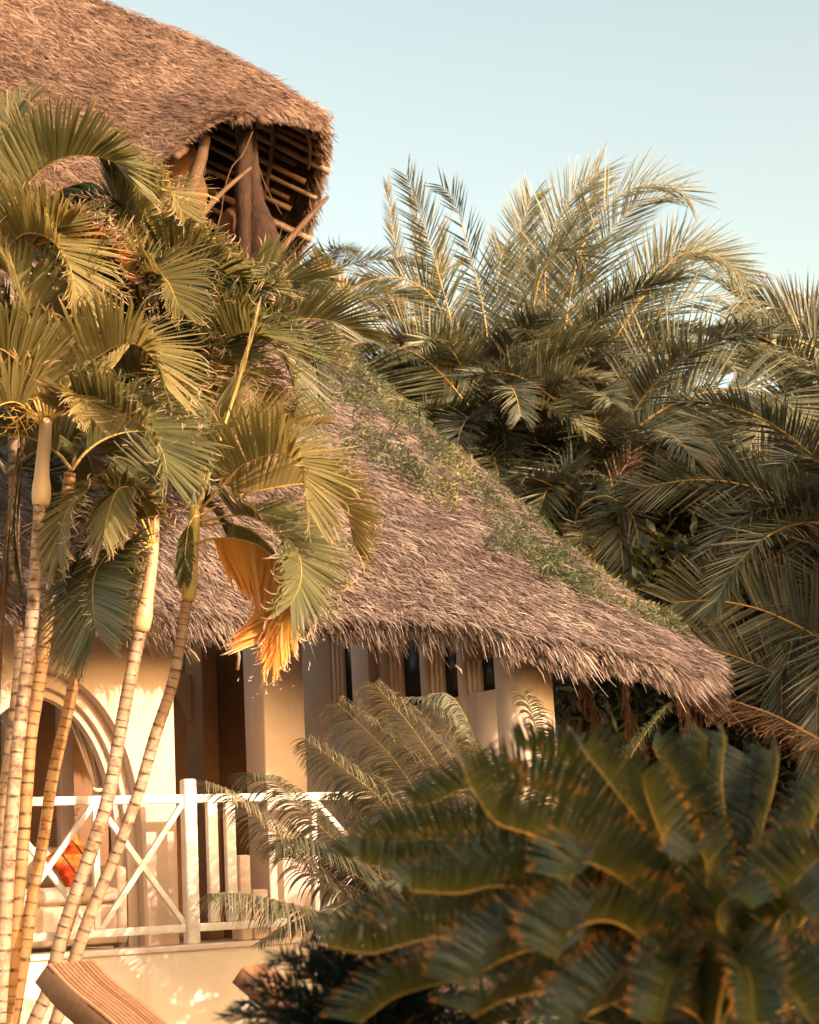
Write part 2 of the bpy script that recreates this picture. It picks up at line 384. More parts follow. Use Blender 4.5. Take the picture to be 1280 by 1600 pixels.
# ------------------------------------------------------------------ house frame
A = R(33)
U = np.array([math.cos(A), math.sin(A), 0]); NN = np.array([math.sin(A), -math.cos(A), 0]); Z = np.array([0, 0, 1.0])
P295 = at(296, 1404, 12.0); R0 = np.array([P295[0], P295[1], 0])
def H(s, d, z): return R0 + U * s + NN * d + Z * z
def onp(px, py, d=0.0):
    """(s, z) where the pixel's ray meets the plane parallel to the facade, d metres outward of the railing"""
    r = ray(px, py); o = CAM - (R0 + NN * d); t = -(o @ NN) / (r @ NN); p = CAM + r * t - R0
    return p @ U, p[2]
def onfin(px, py, s):
    """(d, z) on the plane at right angles to the facade at s"""
    r = ray(px, py); o = CAM - (R0 + U * s); t = -(o @ U) / (r @ U); p = CAM + r * t - R0
    return p @ NN, p[2]
SWx = onp(642, 1240, 0)[0] - .002
ZT = onp(300, 1476)[1]            # top of the terrace wall
ZR1 = onp(150, 1244)[1]; ZRB = onp(150, 1458)[1]
print('terrace', ZT, 'rail', ZR1, 'bottom', ZRB)
def hbox(mb, s0, s1, d0, d1, z0, z1, a=.5): return mb.box(H(s0, d0, z0), U * (s1 - s0), NN * (d1 - d0), Z * (z1 - z0), a)

ground = MB().grid(np.array([[[x, y, 0] for y in np.linspace(-60, 400, 24)] for x in np.linspace(-200, 200, 24)], float)).build('ground', m['soil'])
tag(ground, kind='structure')

house = empty('thatched_house', H(0, 0, 0), 'peach plastered house with a pointed archway, square pillars and a low sweeping thatched roof', 'house')
# terrace base
b = MB(); hbox(b, -6, SWx, -.55, .10, 0, ZT); b.build('terrace_wall', m['wall_low'], house, bevel=.012)
b = MB(); hbox(b, -6, SWx, .1005, .125, ZT - .035, ZT + .004); b.build('coping', m['wall_low'], house, bevel=.008)
b = MB(); hbox(b, -6, 7, -7, -.553, ZT - .12, ZT - .02); b.build('terrace_floor', m['floor'], house)

def arch_curve(hw, zs, za, n=20):
    """right half of a pointed arch: from spring (hw, zs) to apex (0, za)"""
    t = np.linspace(0, 1, n); x = hw * np.cos(t * math.pi / 2) ** .85; z = zs + (za - zs) * np.sin(t * math.pi / 2) ** 1.0 * (.86 + .14 * t ** 3)
    x = hw * (1 - t ** 2.1); z = zs + (za - zs) * (1 - (1 - t) ** 1.6)
    return x, z
def arch_panel(mb, s0, s1, z0, z1, sc, hw, zs, za, d0, d1):
    """wall slab (d1 front) with a pointed opening centred at sc"""
    x, z = arch_curve(hw, zs, za)
    pts = [(sc - hw, z0)] + [(sc - a_, b_) for a_, b_ in zip(x, z)] + [(sc + a_, b_) for a_, b_ in list(zip(x, z))[::-1][1:]] + [(sc + hw, z0)]
    # outer boundary matching
    def outer(p, i, k):
        s, zz = p
        if i == 0: return (s0, z0)
        if i == k - 1: return (s1, z0)
        if s < sc - 1e-6: f = (s - (sc - hw)) / hw; return (s0 + (s - (sc - hw)) , z1) if zz > 1e9 else (s0 + (sc - s0) * f, z1 if f > 0 else zs)
        f = (s - sc) / hw; return (sc + (s1 - sc) * f, z1 if f < 1 else zs)
    k = len(pts); out = [outer(p, i, k) for i, p in enumerate(pts)]
    out[1] = (s0, pts[1][1]); out[-2] = (s1, pts[-2][1])
    # corner inserts
    for dd, fl in ((d1, False), (d0, True)):
        V = [H(s, dd, zz) for s, zz in pts] + [H(s, dd, zz) for s, zz in out]
        Fq = [[i, i + 1, k + i + 1, k + i] for i in range(k - 1)]
        V += [H(s0, dd, z1), H(s1, dd, z1)]; T3 = [[k + 1, k + 2, 2 * k, -1], [k + k - 3, k + k - 2, 2 * k + 1, -1]]
        Fq = Fq + T3
        if fl: Fq = [(q[::-1] if q[3] >= 0 else [q[2], q[1], q[0], -1]) for q in Fq]
        mb.add(V, Fq)
    V = [H(s, d1, zz) for s, zz in pts] + [H(s, d0, zz) for s, zz in pts]
    mb.add(V, [[i, k + i, k + i + 1, i + 1] for i in range(k - 1)])
    rim = [(s0, z0), (s0, z1), (s1, z1), (s1, z0)]
    V = [H(s, d1, zz) for s, zz in rim] + [H(s, d0, zz) for s, zz in rim]
    mb.add(V, [[i, i + 1, 4 + i + 1, 4 + i] for i in range(3)])

# archway wall
DA = -.45
sR = onp(276, 1300, DA)[0]; sC = onp(72, 1150, DA)[0]; sJ = onp(222, 1250, DA)[0]; zA = onp(78, 1046, DA)[1]; zS = ZT + .55
WT = 3.5
b = MB(); arch_panel(b, -5.5, sR, ZT - .01, WT, sC, sJ - sC, zS, zA, DA - .10, DA); b.build('arch_wall', m['wall'], house)
hw = sJ - sC
b = MB(); arch_panel(b, -5.5, sR - .004, ZT - .01, WT, sC, hw - .07, zS, zA - .10, DA - .15, DA - .103); b.build('arch_moulding', m['wall'], house)
b = MB(); arch_panel(b, -5.5, sR - .008, ZT - .01, WT, sC, hw - .12, zS, zA - .16, DA - .24, DA - .153); b.build('arch_reveal', m['wall'], house)
# room behind: inner arch wall, back wall, pale column
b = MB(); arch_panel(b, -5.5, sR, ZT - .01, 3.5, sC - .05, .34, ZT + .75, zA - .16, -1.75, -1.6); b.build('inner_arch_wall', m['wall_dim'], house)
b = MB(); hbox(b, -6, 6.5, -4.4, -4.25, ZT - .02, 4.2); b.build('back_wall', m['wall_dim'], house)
for q in (.02, .42):
    b = MB(); hbox(b, sC + q, sC + q + .10, -1.35, -1.25, ZT, 3.2); b.build('column', m['wall'], house, bevel=.01)
# passage right of the archway: back wall pieces with a pointed niche
s312 = onp(313, 1150, -2.2)[0]; s290 = onp(270, 1150, -2.2)[0]
zn = onp(300, 1054, -2.2)[1]
b = MB(); b.add([H(s290, -2.2, zn), H(s312, -2.2, zn), H(s312, -2.2, onp(309, 1162, -2.2)[1]), H(s312 - .02, -2.2, onp(307, 1150, -2.2)[1]), H(s290 + .02, -2.2, zn - .10)], [[0, 1, 2, 3], [0, 3, 4, -1]])
b.add([H(s290, -2.24, zn), H(s312, -2.24, zn), H(s312, -2.24, onp(309, 1162, -2.2)[1]), H(s290 + .02, -2.24, zn - .10)], [[3, 2, 1, 0]]); b.build('niche_spandrel', m['wall'], house)
sa, sb = onp(318, 1150, -2.0)[0], onp(342, 1150, -2.0)[0]
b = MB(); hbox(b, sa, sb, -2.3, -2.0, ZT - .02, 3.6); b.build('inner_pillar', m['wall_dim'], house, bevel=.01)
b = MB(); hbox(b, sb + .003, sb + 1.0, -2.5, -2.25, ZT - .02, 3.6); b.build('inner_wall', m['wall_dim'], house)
# front pillar
DP = -.30
p0, p1 = onp(414, 1150, DP)[0], onp(478, 1150, DP)[0]
b = MB(); hbox(b, p0, p1, DP - .30, DP, ZT - .01, 3.5); b.build('pillar', m['wall'], house, bevel=.012)
# wing wall with four narrow windows (seen very obliquely), faces left
SW = onp(642, 1240, 0)[0]
dE = onfin(810, 1150, SW)[0]; dS = -2.6
sE = onp(869, 1150, dE)[0]
print('fin wall s', SW, 'd', dE, 'end width', sE - SW)
wins = []
for (a0, a1, zb) in ((752, 773, 1079), (693, 715, 1098), (628, 657, 1092), (536, 551, 1120)):
    e0, e1 = onfin(a0, 1060, SW)[0], onfin(a1, 1060, SW)[0]
    wins.append((e0 - .02, e1, onfin((a0 + a1) / 2, zb, SW)[1]))
zsill = wins[0][2]; wins = [(a_, b_, zsill) for a_, b_, _ in wins]
mbw = MB(); TH = sE - SW
edges = sorted([(w_[0] - .17, w_[1]) for w_ in wins])      # openings include the stepped left reveal
cur = dS
def ztop(d): return 3.10 + (dE - d) * .36
def fin(d0, d1, z0, z1=None, z2=None):
    a0, a1 = (z1, z2) if z1 is not None else (ztop(d0), ztop(d1))
    V = [H(SW, d0, z0), H(SW + TH, d0, z0), H(SW + TH, d1, z0), H(SW, d1, z0), H(SW, d0, a0), H(SW + TH, d0, a0), H(SW + TH, d1, a1), H(SW, d1, a1)]
    mbw.add(V, [[0, 3, 2, 1], [4, 5, 6, 7], [0, 1, 5, 4], [1, 2, 6, 5], [2, 3, 7, 6], [3, 0, 4, 7]])
def fintop(d0, d1):
    V = [H(SW, d0, ztop(d0) - .06), H(SW + TH, d0, ztop(d0) - .06), H(SW + TH, d1, ztop(d1) - .06), H(SW, d1, ztop(d1) - .06)] + [H(SW, d0, ztop(d0)), H(SW + TH, d0, ztop(d0)), H(SW + TH, d1, ztop(d1)), H(SW, d1, ztop(d1))]
    mbw.add(V, [[0, 3, 2, 1], [4, 5, 6, 7], [0, 1, 5, 4], [1, 2, 6, 5], [2, 3, 7, 6], [3, 0, 4, 7]])
for (e0, e1) in edges:
    if e0 > cur: fin(cur, e0, 0)
    fin(max(e0, cur), e1, 0, zsill, zsill); fintop(max(e0, cur), e1); cur = e1
fin(cur, dE, 0)
mbw.build('wing_wall', m['wall'], house)
for (e0, e1) in edges:
    w_ = MB()
    for k_, (off, dep) in enumerate(((.0, .018), (.035, .034), (.065, .05))):       # three steps of the reveal
        w_.box(H(SW + dep, e0 - .002, zsill - .002), U * (.12 - dep), NN * (off + .045), Z * (ztop(e1) - .063 - zsill))
    fr = w_.build('window_reveal', m['wall'], house)
    g = MB().box(H(SW + .075, e0, zsill), U * .01, NN * (e1 - e0), Z * (ztop(e1) - .063 - zsill)).build('pane', m['glass'], house); g.parent = fr
# pilaster stepping out at px 550
q0, q1 = onfin(553, 1100, SW - .06)[0], onfin(580, 1100, SW - .06)[0]
b = MB(); b.box(H(SW - .07, q0, ZT - .01), U * .068, NN * (q1 - q0), Z * 2.2); b.build('pilaster', m['wall'], house, bevel=.006)

# ------------------------------------------------------------------ railing
rail = empty('balcony_railing', H(0, 0, ZT), 'white wooden balcony railing of crossed braces between square posts on the terrace wall', 'railing')
def S(px, py=1350): return onp(px, py)[0]
sp = S(297); b = MB(); hbox(b, sp - .045, sp + .045, -.045, .045, ZT, ZR1 + .10); o_ = b.build('post', m['white'], rail, bevel=.016)
zt0, zt1 = ZR1 - .055, ZR1
b = MB(); hbox(b, -5.5, sp - .046, -.025, .025, zt0, zt1); b.build('top_rail', m['white'], rail, bevel=.006)
b = MB(); hbox(b, sp + .046, SW - .003, -.025, .025, zt0, zt1); b.build('top_rail', m['white'], rail, bevel=.006)
b = MB(); hbox(b, -5.5, sp - .046, -.022, .022, ZRB - .03, ZRB + .022); b.build('bottom_rail', m['white'], rail, bevel=.006)
b = MB(); hbox(b, sp + .046, SW - .003, -.022, .022, ZRB - .03, ZRB + .022); b.build('bottom_rail', m['white'], rail, bevel=.006)
PW = sp - S(150)                           # panel width
ks = [sp - PW * k for k in range(0, 8)]
for k in range(1, 8):
    b = MB(); hbox(b, ks[k] - .021, ks[k] + .021, -.02, .02, ZRB + .023, zt0 - .001); b.build('upright', m['white'], rail, bevel=.005)
def cross(sa_, sb_):
    for flip, dd in ((0, .008), (1, -.010)):
        z0_, z1_ = (ZRB + .022, zt0) if not flip else (zt0, ZRB + .022)
        b = MB(); b.bar(H(sa_, dd, z0_), H(sb_, dd, z1_), .034, .036, up=tuple(Z)); b.build('brace', m['white'], rail, bevel=.004)
for k in range(0, 7): cross(ks[k + 1] + .022, ks[k] - (.046 if k == 0 else .022))
for px_ in (333, 361):
    q = S(px_); b = MB(); hbox(b, q - .036, q + .036, -.03, .02, ZRB + .023, zt0 - .001); b.build('upright', m['white'], rail, bevel=.008)
q2 = S(492); b = MB(); hbox(b, q2 - .02, q2 + .02, -.02, .02, ZRB + .023, zt0 - .001); b.build('upright', m['white'], rail, bevel=.005)
cross(q2 + .022, SW - .02)
# stepped white plinth behind the railing
pl = empty('stepped_plinth', H(S(395), -.3, ZT), 'pale stepped plaster plinth behind the railing beside the pillar', 'plinth')
for (a0, a1, yt) in ((376, 394, 1336), (396, 420, 1390)):
    b = MB(); e0 = onp(a0, 1400, -.12)[0]; e1 = onp(a1, 1400, -.12)[0]; zt = onp(a0, yt, -.12)[1]
    hbox(b, e0, e1 - .002, -.27, -.12, ZT + .001, zt); b.build('step', m['wall'], pl, bevel=.012)

# ------------------------------------------------------------------ curtain in the archway
def Q(px, py, d): s_, z_ = onp(px, py, d); return H(s_, d, z_)
ct = empty('tied_curtain', Q(150, 1235, -.7), 'pale curtain gathered to one side and tied inside the pointed archway', 'curtain')
Lc = [(84, 1050), (97, 1095), (113, 1140), (130, 1185), (147, 1232)]
Rc = [(100, 1050), (128, 1095), (150, 1140), (163, 1190), (157, 1234)]
nf = 60
Lp = crom([Q(x, y, -.72) for x, y in Lc], 40); Rp = crom([Q(x, y, -.72) for x, y in Rc], 40)
G = np.zeros((nf, 40, 3)); ff = np.linspace(0, 1, nf)
for i, f in enumerate(ff):
    G[i] = Lp * (1 - f) + Rp * f + NN * (.035 * math.sin(f * 34 + 1.5 * math.sin(f * 9)) * np.linspace(1, .4, 40))[:, None]
MB().grid(G).build('drape', m['sheer'], ct, smooth=True)
G = np.zeros((nf, 14, 3))
for i, f in enumerate(ff):
    t_ = np.linspace(0, 1, 14); c0 = Q(147, 1233, -.72) * (1 - f) + Q(157, 1234, -.72) * f; c1 = Q(137, 1262, -.72) * (1 - f) + Q(172, 1262, -.72) * f
    G[i] = c0[None] * (1 - t_[:, None]) + c1[None] * t_[:, None] + NN * (.03 * math.sin(f * 30) * t_)[:, None]
MB().grid(G).build('tail', m['sheer'], ct, smooth=True)
tb = [Q(146, 1233, -.68), Q(152, 1235, -.66), Q(159, 1234, -.68)]
MB().tube(crom(tb, 12), .014, 8).build('tie_band', m['fabric'], ct, smooth=True)

# ------------------------------------------------------------------ sofa, cushion, armchair on the terrace
def soft(mb, s0, s1, d0, d1, z0, z1, r=.05, puff=.02):
    """cushion-like rounded box"""
    n = 14; g = np.linspace(-1, 1, n); c = np.array([(s0 + s1) / 2, (d0 + d1) / 2, (z0 + z1) / 2]); h = np.array([s1 - s0, d1 - d0, z1 - z0]) / 2
    for ax in range(3):
        for sg in (-1, 1):
            a_, b_ = np.meshgrid(g, g, indexing='ij'); P = np.zeros((n, n, 3)); o1, o2 = [k for k in range(3) if k != ax]
            P[..., ax] = sg; P[..., o1] = a_; P[..., o2] = b_
            X = P * h; X2 = np.clip(X, -(h - r), h - r); dv = X - X2; ln = np.linalg.norm(dv, axis=-1, keepdims=True)
            X = X2 + dv / np.maximum(ln, 1e-9) * np.minimum(ln, r)
            X[..., ax] += sg * puff * (1 - a_ ** 2) * (1 - b_ ** 2); X = X + c
            mb.grid(R0 + X[..., :1] * U + X[..., 1:2] * NN + X[..., 2:] * Z, flip=(sg * (1 if ax != 1 else -1) < 0))
    return mb
sofa = empty('sofa', H(S(60) - .2, -.95, ZT), 'low cream upholstered sofa in front of the dark room inside the archway', 'sofa')
s0_, s1_ = onp(-60, 1400, -.7)[0], onp(178, 1400, -.7)[0]
za = onp(100, 1446, -.6)[1]; zb_ = onp(100, 1414, -.6)[1]; zc = onp(100, 1388, -.6)[1]
soft(MB(), s0_, s1_, -1.25, -.52, ZT + .02, zb_ - .004, .04, .004).build('base', m['fabric'], sofa, smooth=True)
soft(MB(), s0_ + .02, s1_ - .02, -1.25, -.5, zb_, zc, .05, .012).build('seat_cushion', m['fabric'], sofa, smooth=True)
soft(MB(), s0_ + .02, s1_ - .05, -1.4, -1.22, zc, onp(60, 1326, -1.2)[1], .06, .02).build('backrest', m['fabric'], sofa, smooth=True)
ar0, ar1 = onp(180, 1400, -.52)[0], onp(200, 1400, -.52)[0]
soft(MB(), ar0, ar1, -1.3, -.5, ZT + .02, onp(190, 1352, -.5)[1], .04, .01).build('armrest', m['fabric'], sofa, smooth=True)
# tilted cushion
cu_ = MB(); n = 22; g = np.linspace(-1, 1, n); a_, b_ = np.meshgrid(g, g, indexing='ij')
cc = Q(112, 1346, -.86); hx, hz = .14, .14; tilt = R(38)
e1 = nrm(U * math.cos(tilt) + Z * math.sin(tilt)); e2 = nrm(-U * math.sin(tilt) + Z * math.cos(tilt)); e3 = NN
pin = 1 - .10 * (a_ ** 2) * (1 - b_ ** 2) * 0 ; th = .065 * np.sqrt(np.clip((1 - a_ ** 4) * (1 - b_ ** 4), 0, 1))
sx = a_ * (1 - .12 * (1 - np.abs(b_)) * 1) * hx; sz = b_ * (1 - .12 * (1 - np.abs(a_))) * hz
for sg in (1, -1): cu_.grid(cc + sx[..., None] * e1 + sz[..., None] * e2 + sg * th[..., None] * e3, flip=(sg < 0))
tag(cu_.build('cushion', m['cushion'], smooth=True), 'orange patterned throw cushion leaning on the cream sofa', 'cushion')
# beaded curtain: strings of small pale beads in the room
bd = empty('beaded_curtain', H(sC, -1.2, ZT), 'strings of small shiny beads hanging in the dark room behind the sofa', 'beaded curtain')
for q in range(16):
    x = 78 + q * 3.0; mbx = MB(); p0_ = Q(x, 1262, -1.45); p1_ = Q(x, 1330, -1.45); mbx.tube([p0_, p1_], .0012, 4)
    for k in range(15):
        if rng.random() < .6:
            c = p0_ + (p1_ - p0_) * ((k + .5) / 15); mbx.tube([c - Z * .006, c - Z * .002, c + Z * .002, c + Z * .006], [.002, .006, .006, .002], 5)
    mbx.build('bead_string', m['drytip'], bd)
# ------------------------------------------------------------------ thatched roofs
def surf(cols, nu=120, nv=90, world=False):
    """cols: list of columns of (px,py,Y) from top to eave -> smooth grid nu x nv x 3"""
    C = [crom(np.array(c, float) if world else np.array([at(*p) for p in c]), nv) for c in cols]
    C = np.array(C); G = np.zeros((nu, nv, 3))
    for j in range(nv): G[:, j] = crom(C[:, j], nu)
    return G
def gnorm(G):
    du = np.gradient(G, axis=0); dv = np.gradient(G, axis=1); return nrm(np.cross(dv, du))
def sample(G, u, v):
    nu, nv = G.shape[:2]; x = np.clip(u, 0, .9999) * (nu - 1); y = np.clip(v, 0, .9999) * (nv - 1); i = x.astype(int); j = y.astype(int); f = (x - i)[:, None]; g = (y - j)[:, None]
    return G[i, j] * (1 - f) * (1 - g) + G[i + 1, j] * f * (1 - g) + G[i, j + 1] * (1 - f) * g + G[i + 1, j + 1] * f * g
def area_cdf(G):
    a_ = np.linalg.norm(np.cross(G[1:, :-1] - G[:-1, :-1], G[:-1, 1:] - G[:-1, :-1]), axis=-1); return a_
def pick(G, n):
    a_ = area_cdf(G); p = a_.ravel() / a_.sum(); k = rng.choice(len(p), n, p=p); i, j = np.unravel_index(k, a_.shape)
    return (i + rng.random(n)) / (G.shape[0] - 1), (j + rng.random(n)) / (G.shape[1] - 1)
def lumps(P, seed, fr):
    """cheap smooth noise"""
    r_ = np.random.default_rng(seed); s = 0
    for k in range(7):
        kv = r_.normal(size=3) * fr * (1.0 + .35 * k); s = s + np.sin(P @ kv + r_.random() * 6.28) / (1 + .25 * k)
    return s / 4
def strands(G, Nn, n, L, w, lift, jit, lay=.03, uv=None, rn=None, dirf=None, droop=.15):
    u, v = pick(G, n) if uv is None else uv
    n = len(u); P = sample(G, u, v); N_ = nrm(sample(Nn, u, v)); P2 = sample(G, u, np.minimum(v + .02, 1.0)); P1 = sample(G, u, np.maximum(v - .02, 0))
    D = nrm(P2 - P1)
    S_ = np.cross(N_, D)
    wob = lumps(P, 5, 2.3)[:, None] * .28 + rng.normal(0, jit, (n, 1))
    D = nrm(D + S_ * wob + N_ * (lift + rng.normal(0, lift * .8 + .02, (n, 1))))
    if dirf is not None: D = nrm(D + dirf)
    P = P + N_ * (rng.random((n, 1)) ** 1.5 * lay)
    W = nrm(np.cross(D, N_) + rng.normal(0, .35, (n, 3)))
    Ls = L * rng.uniform(.5, 1.4, n); hw = (w * rng.uniform(.5, 1.4, n) / 2)[:, None]
    M_ = P + D * (Ls * .5)[:, None]; E_ = P + D * Ls[:, None]; E_[:, 2] -= Ls * droop
    V = np.stack([P - W * hw * .7, P + W * hw * .7, M_ - W * hw, M_ + W * hw, E_ - W * hw * .35, E_ + W * hw * .35], 1)
    b = np.arange(n)[:, None] * 6
    Fq = np.concatenate([b + np.array([[0, 1, 3, 2]]), b + np.array([[2, 3, 5, 4]])])
    clump = .5 + .35 * lumps(P, 11, 14) + .25 * lumps(P, 12, 4)
    rr = np.clip(.68 * rng.random(n) + .32 * clump, 0, 1) if rn is None else rn
    mb = MB(); mb.add(V.reshape(-1, 3), Fq, np.repeat(rr, 6), np.tile([0, 0, .5, .5, 1, 1], n)); return mb

cols = [
 [(-420, 380, 13.2), (-340, 560, 12.2), (-260, 760, 11.2), (-150, 985, 10.2)],
 [(-120, 400, 13.8), (-60, 590, 12.9), (40, 790, 12.0), (170, 1000, 11.4)],
 [(90, 420, 14.3), (180, 600, 13.3), (280, 800, 12.3), (400, 1010, 11.85)],
 [(240, 430, 14.8), (370, 620, 13.6), (490, 820, 12.5), (620, 1020, 11.75)],
 [(340, 430, 15.2), (500, 640, 13.9), (650, 840, 12.6), (800, 1036, 11.42)],
 [(400, 440, 15.6), (580, 650, 14.3), (780, 850, 13.0), (970, 1058, 11.6)],
 [(425, 450, 16.0), (640, 690, 14.6), (860, 895, 13.3), (1080, 1095, 12.1)],
 [(440, 458, 16.3), (560, 600, 15.6), (680, 695, 14.9), (800, 808, 14.3), (900, 903, 13.8), (1000, 985, 13.3), (1118, 1092, 12.9)],
 [(430, 520, 17.6), (640, 760, 16.0), (870, 965, 14.9), (1118, 1150, 14.0)],
]
cols = [[(x, y - 44 * (i / (len(c) - 1)) ** 2, Y) for i, (x, y, Y) in enumerate(c)] for c in cols]
G = surf(cols, 150, 100); Nn = gnorm(G)
if np.mean(Nn[..., 2]) < 0: Nn = -Nn
# lumpy, sagging surface
bmp = lumps(G, 3, 1.2)[..., None] * .045 + lumps(G, 4, 6)[..., None] * .022
G = G + Nn * bmp
TH_ = .09
Bt = G - Nn * TH_; Bt[:, -1] = G[:, -1] * .75 + G[:, -2] * .25 - np.array([0, 0, TH_ * .55])
_px, _py = proj(G.reshape(-1, 3))
for _x in (540, 600, 700, 800, 900, 1000, 1100): print('hip', _x, round(_py[np.abs(_px - _x) < 8].min()), 'eave', round(_py[np.abs(_px - _x) < 8].max()))
mb = MB(); mb.grid(G); mb.grid(Bt, flip=True); mb.grid(np.stack([G[:, -1], Bt[:, -1]], 1))
roof = mb.build('roof', m['thatch_base'], house)
# dark inside lining under the slab
mb = strands(G, Nn, 470000, .088, .0050, .20, .52, .065, dirf=U * .62 + NN * .1)
th = mb.build('thatch', m['thatch'], roof)
# eave fringe: rows of straw ends hanging over the edge
n = 32000; u = rng.random(n); v = 1 - rng.random(n) ** 1.6 * .05
k = rng.random(n) < .10 + .9 * (lumps(np.c_[u * 40, u * 0, u * 0], 9, 1) > -.5); u, v = u[k], v[k]
fl = .085 * (1 + .8 * np.clip(lumps(np.c_[u * 90, u * 0, u * 0 + 3], 19, 1), -.6, 1.2)) * (1 + (rng.random(len(u)) < .05) * .8)
fr = strands(G, Nn, 0, fl, .0058, .0, .42, -.12, uv=(u, v), droop=.2, dirf=U * .5 + np.array([0, 0, -.25])); fr.build('eave_fringe', m['thatch'], roof)
# ceiling poles under the eave
for q in np.linspace(.12, .9, 9):
    i = int(q * 149); c = Bt[i, 40:97:14] - np.array([0, 0, .05]); MB().tube(crom(c, 12), .035, 8).build('rafter', m['pole_dark'], house, smooth=True)
# a few stray dark sticks at the eave
for (x0, y0, x1, y1, Y, w_) in ((370, 1005, 371, 1047, 11.4, .012), (293, 1012, 311, 1034, 11.3, .010), (838, 1040, 852, 1068, 11.3, .005), (712, 1040, 722, 1055, 11.3, .008)):
    MB().tube([at(x0, y0, Y), at((x0 + x1) / 2 + 3, (y0 + y1) / 2, Y - .02), at(x1, y1, Y)], w_, 6).build('stray_stick', m['pole'], house, smooth=True)
# creeper on the hip
def creep(px, py):
    x = np.array([500, 545, 600, 680, 760, 840, 900, 960, 1010, 1060]); edge = np.interp(px, x, [545, 570, 600, 665, 735, 805, 858, 905, 945, 985])
    wd = np.interp(px, x, [80, 92, 90, 98, 88, 64, 48, 34, 26, 12]); d = (py - edge) / wd
    return d
def strip(px, py, c, r_):
    a_, b_ = np.array(c[0], float), np.array(c[1], float); p = np.stack([px, py], 1) - a_; ab = b_ - a_; t = np.clip(p @ ab / (ab @ ab), 0, 1); return np.linalg.norm(p - t[:, None] * ab, axis=1) / r_
u, v = pick(G, 260000); P = sample(G, u, v); px, py = proj(P)
d = creep(px, py); nz = lumps(P, 21, 5) + .5 * lumps(P, 22, 15)
pr = np.clip(1.1 - d + nz * .75, 0, 1) * np.interp(px, [500, 860, 960, 1060], [1, .95, .5, .2]) * (d > -.8) * (px > 495)
for c in (((585, 715), (700, 790), 22), ((770, 860), (870, 880), 22), ((845, 905), (930, 935), 20), ((560, 690), (545, 705), 18), ((950, 950), (1060, 990), 14), ((800, 820), (880, 850), 12)):
    s_ = strip(px, py, c[:2], c[2]); pr = np.maximum(pr, np.clip(1.1 - s_ + nz * .6, 0, 1))
k = (rng.random(len(px)) < pr * .8) & (px < 1090); P = P[k]; N_ = nrm(sample(Nn, u[k], v[k])); print('creeper leaves', k.sum())
n = len(P); mb = MB(); D = N_ * .45 + rng.normal(size=(n, 3)) * .6; D[:, 2] -= .25
hgt = np.clip(.5 + .5 * lumps(P, 23, 7), 0, 1)
rr = np.clip(.42 + .55 * lumps(P, 24, 5) + .2 * lumps(P, 25, 18) + rng.normal(0, .16, n), 0, 1)
leaflets(mb, P + N_ * (rng.random(n) * .13 * hgt + .03)[:, None], D, rng.normal(size=(n, 3)),   .046 * rng.uniform(.4, 1.6, n), .016, 2, .3, 0, .3, rr, .4)
cr_ = mb.build('creeper', m['creeper']); tag(cr_, 'green creeping plant spreading down the hip of the lower thatched roof', 'creeper', kind='stuff')

# ------------------------------------------------------------------ upper roof with open gable
up = empty('upper_thatched_roof', at(380, 420, 18.5), 'tall brown thatched roof whose gable end is open and shows its poles and trunk post', 'roof')
# front slope: columns from ridge down to the rake / eave, going left -> right
fc = [
 [(-420, -330, 18.0), (-480, -60, 17.0), (-540, 260, 16.0), (-560, 520, 15.2)],
 [(-60, -130, 18.3), (-130, 80, 17.4), (-190, 280, 16.6), (-220, 470, 15.9)],
 [(150, -2, 18.6), (110, 110, 17.9), (60, 230, 17.1), (20, 370, 16.6)],
 [(285, 52, 18.8), (250, 140, 18.2), (200, 220, 17.5), (150, 330, 16.9)],
 [(372, 98, 18.9), (345, 145, 18.5), (295, 195, 17.8), (236, 256, 17.3)],
 [(440, 138, 19.0), (415, 155, 18.7), (375, 172, 18.3), (335, 190, 17.9)],
 [(485, 166, 19.1), (465, 170, 18.9), (435, 174, 18.7), (405, 176, 18.5)],
 [(508, 186, 19.2), (500, 188, 19.1), (494, 190, 19.0), (486, 192, 18.95)],
]
G1 = surf(fc, 130, 80); N1 = gnorm(G1)
if np.mean(N1[..., 1]) > 0: N1 = -N1
G1 = G1 + N1 * (lumps(G1, 33, 1.1)[..., None] * .05 + lumps(G1, 34, 5)[..., None] * .015)
B1 = G1 - N1 * .045
mb = MB(); mb.grid(G1); mb.grid(B1, flip=True); mb.grid(np.stack([G1[:, -1], B1[:, -1]], 1)); mb.grid(np.stack([G1[:, 0], B1[:, 0]], 1)); mb.grid(np.stack([G1[-1], B1[-1]], 1))
ur = mb.build('roof', m['thatch_base'], up)
def imgdir(P, ang):
    """unit world vector that runs down the slope to the right"""
    return nrm(math.cos(R(ang)) * np.array([1.0, 0, 0]) + math.sin(R(ang)) * np.array([0, 0, -1.0]))
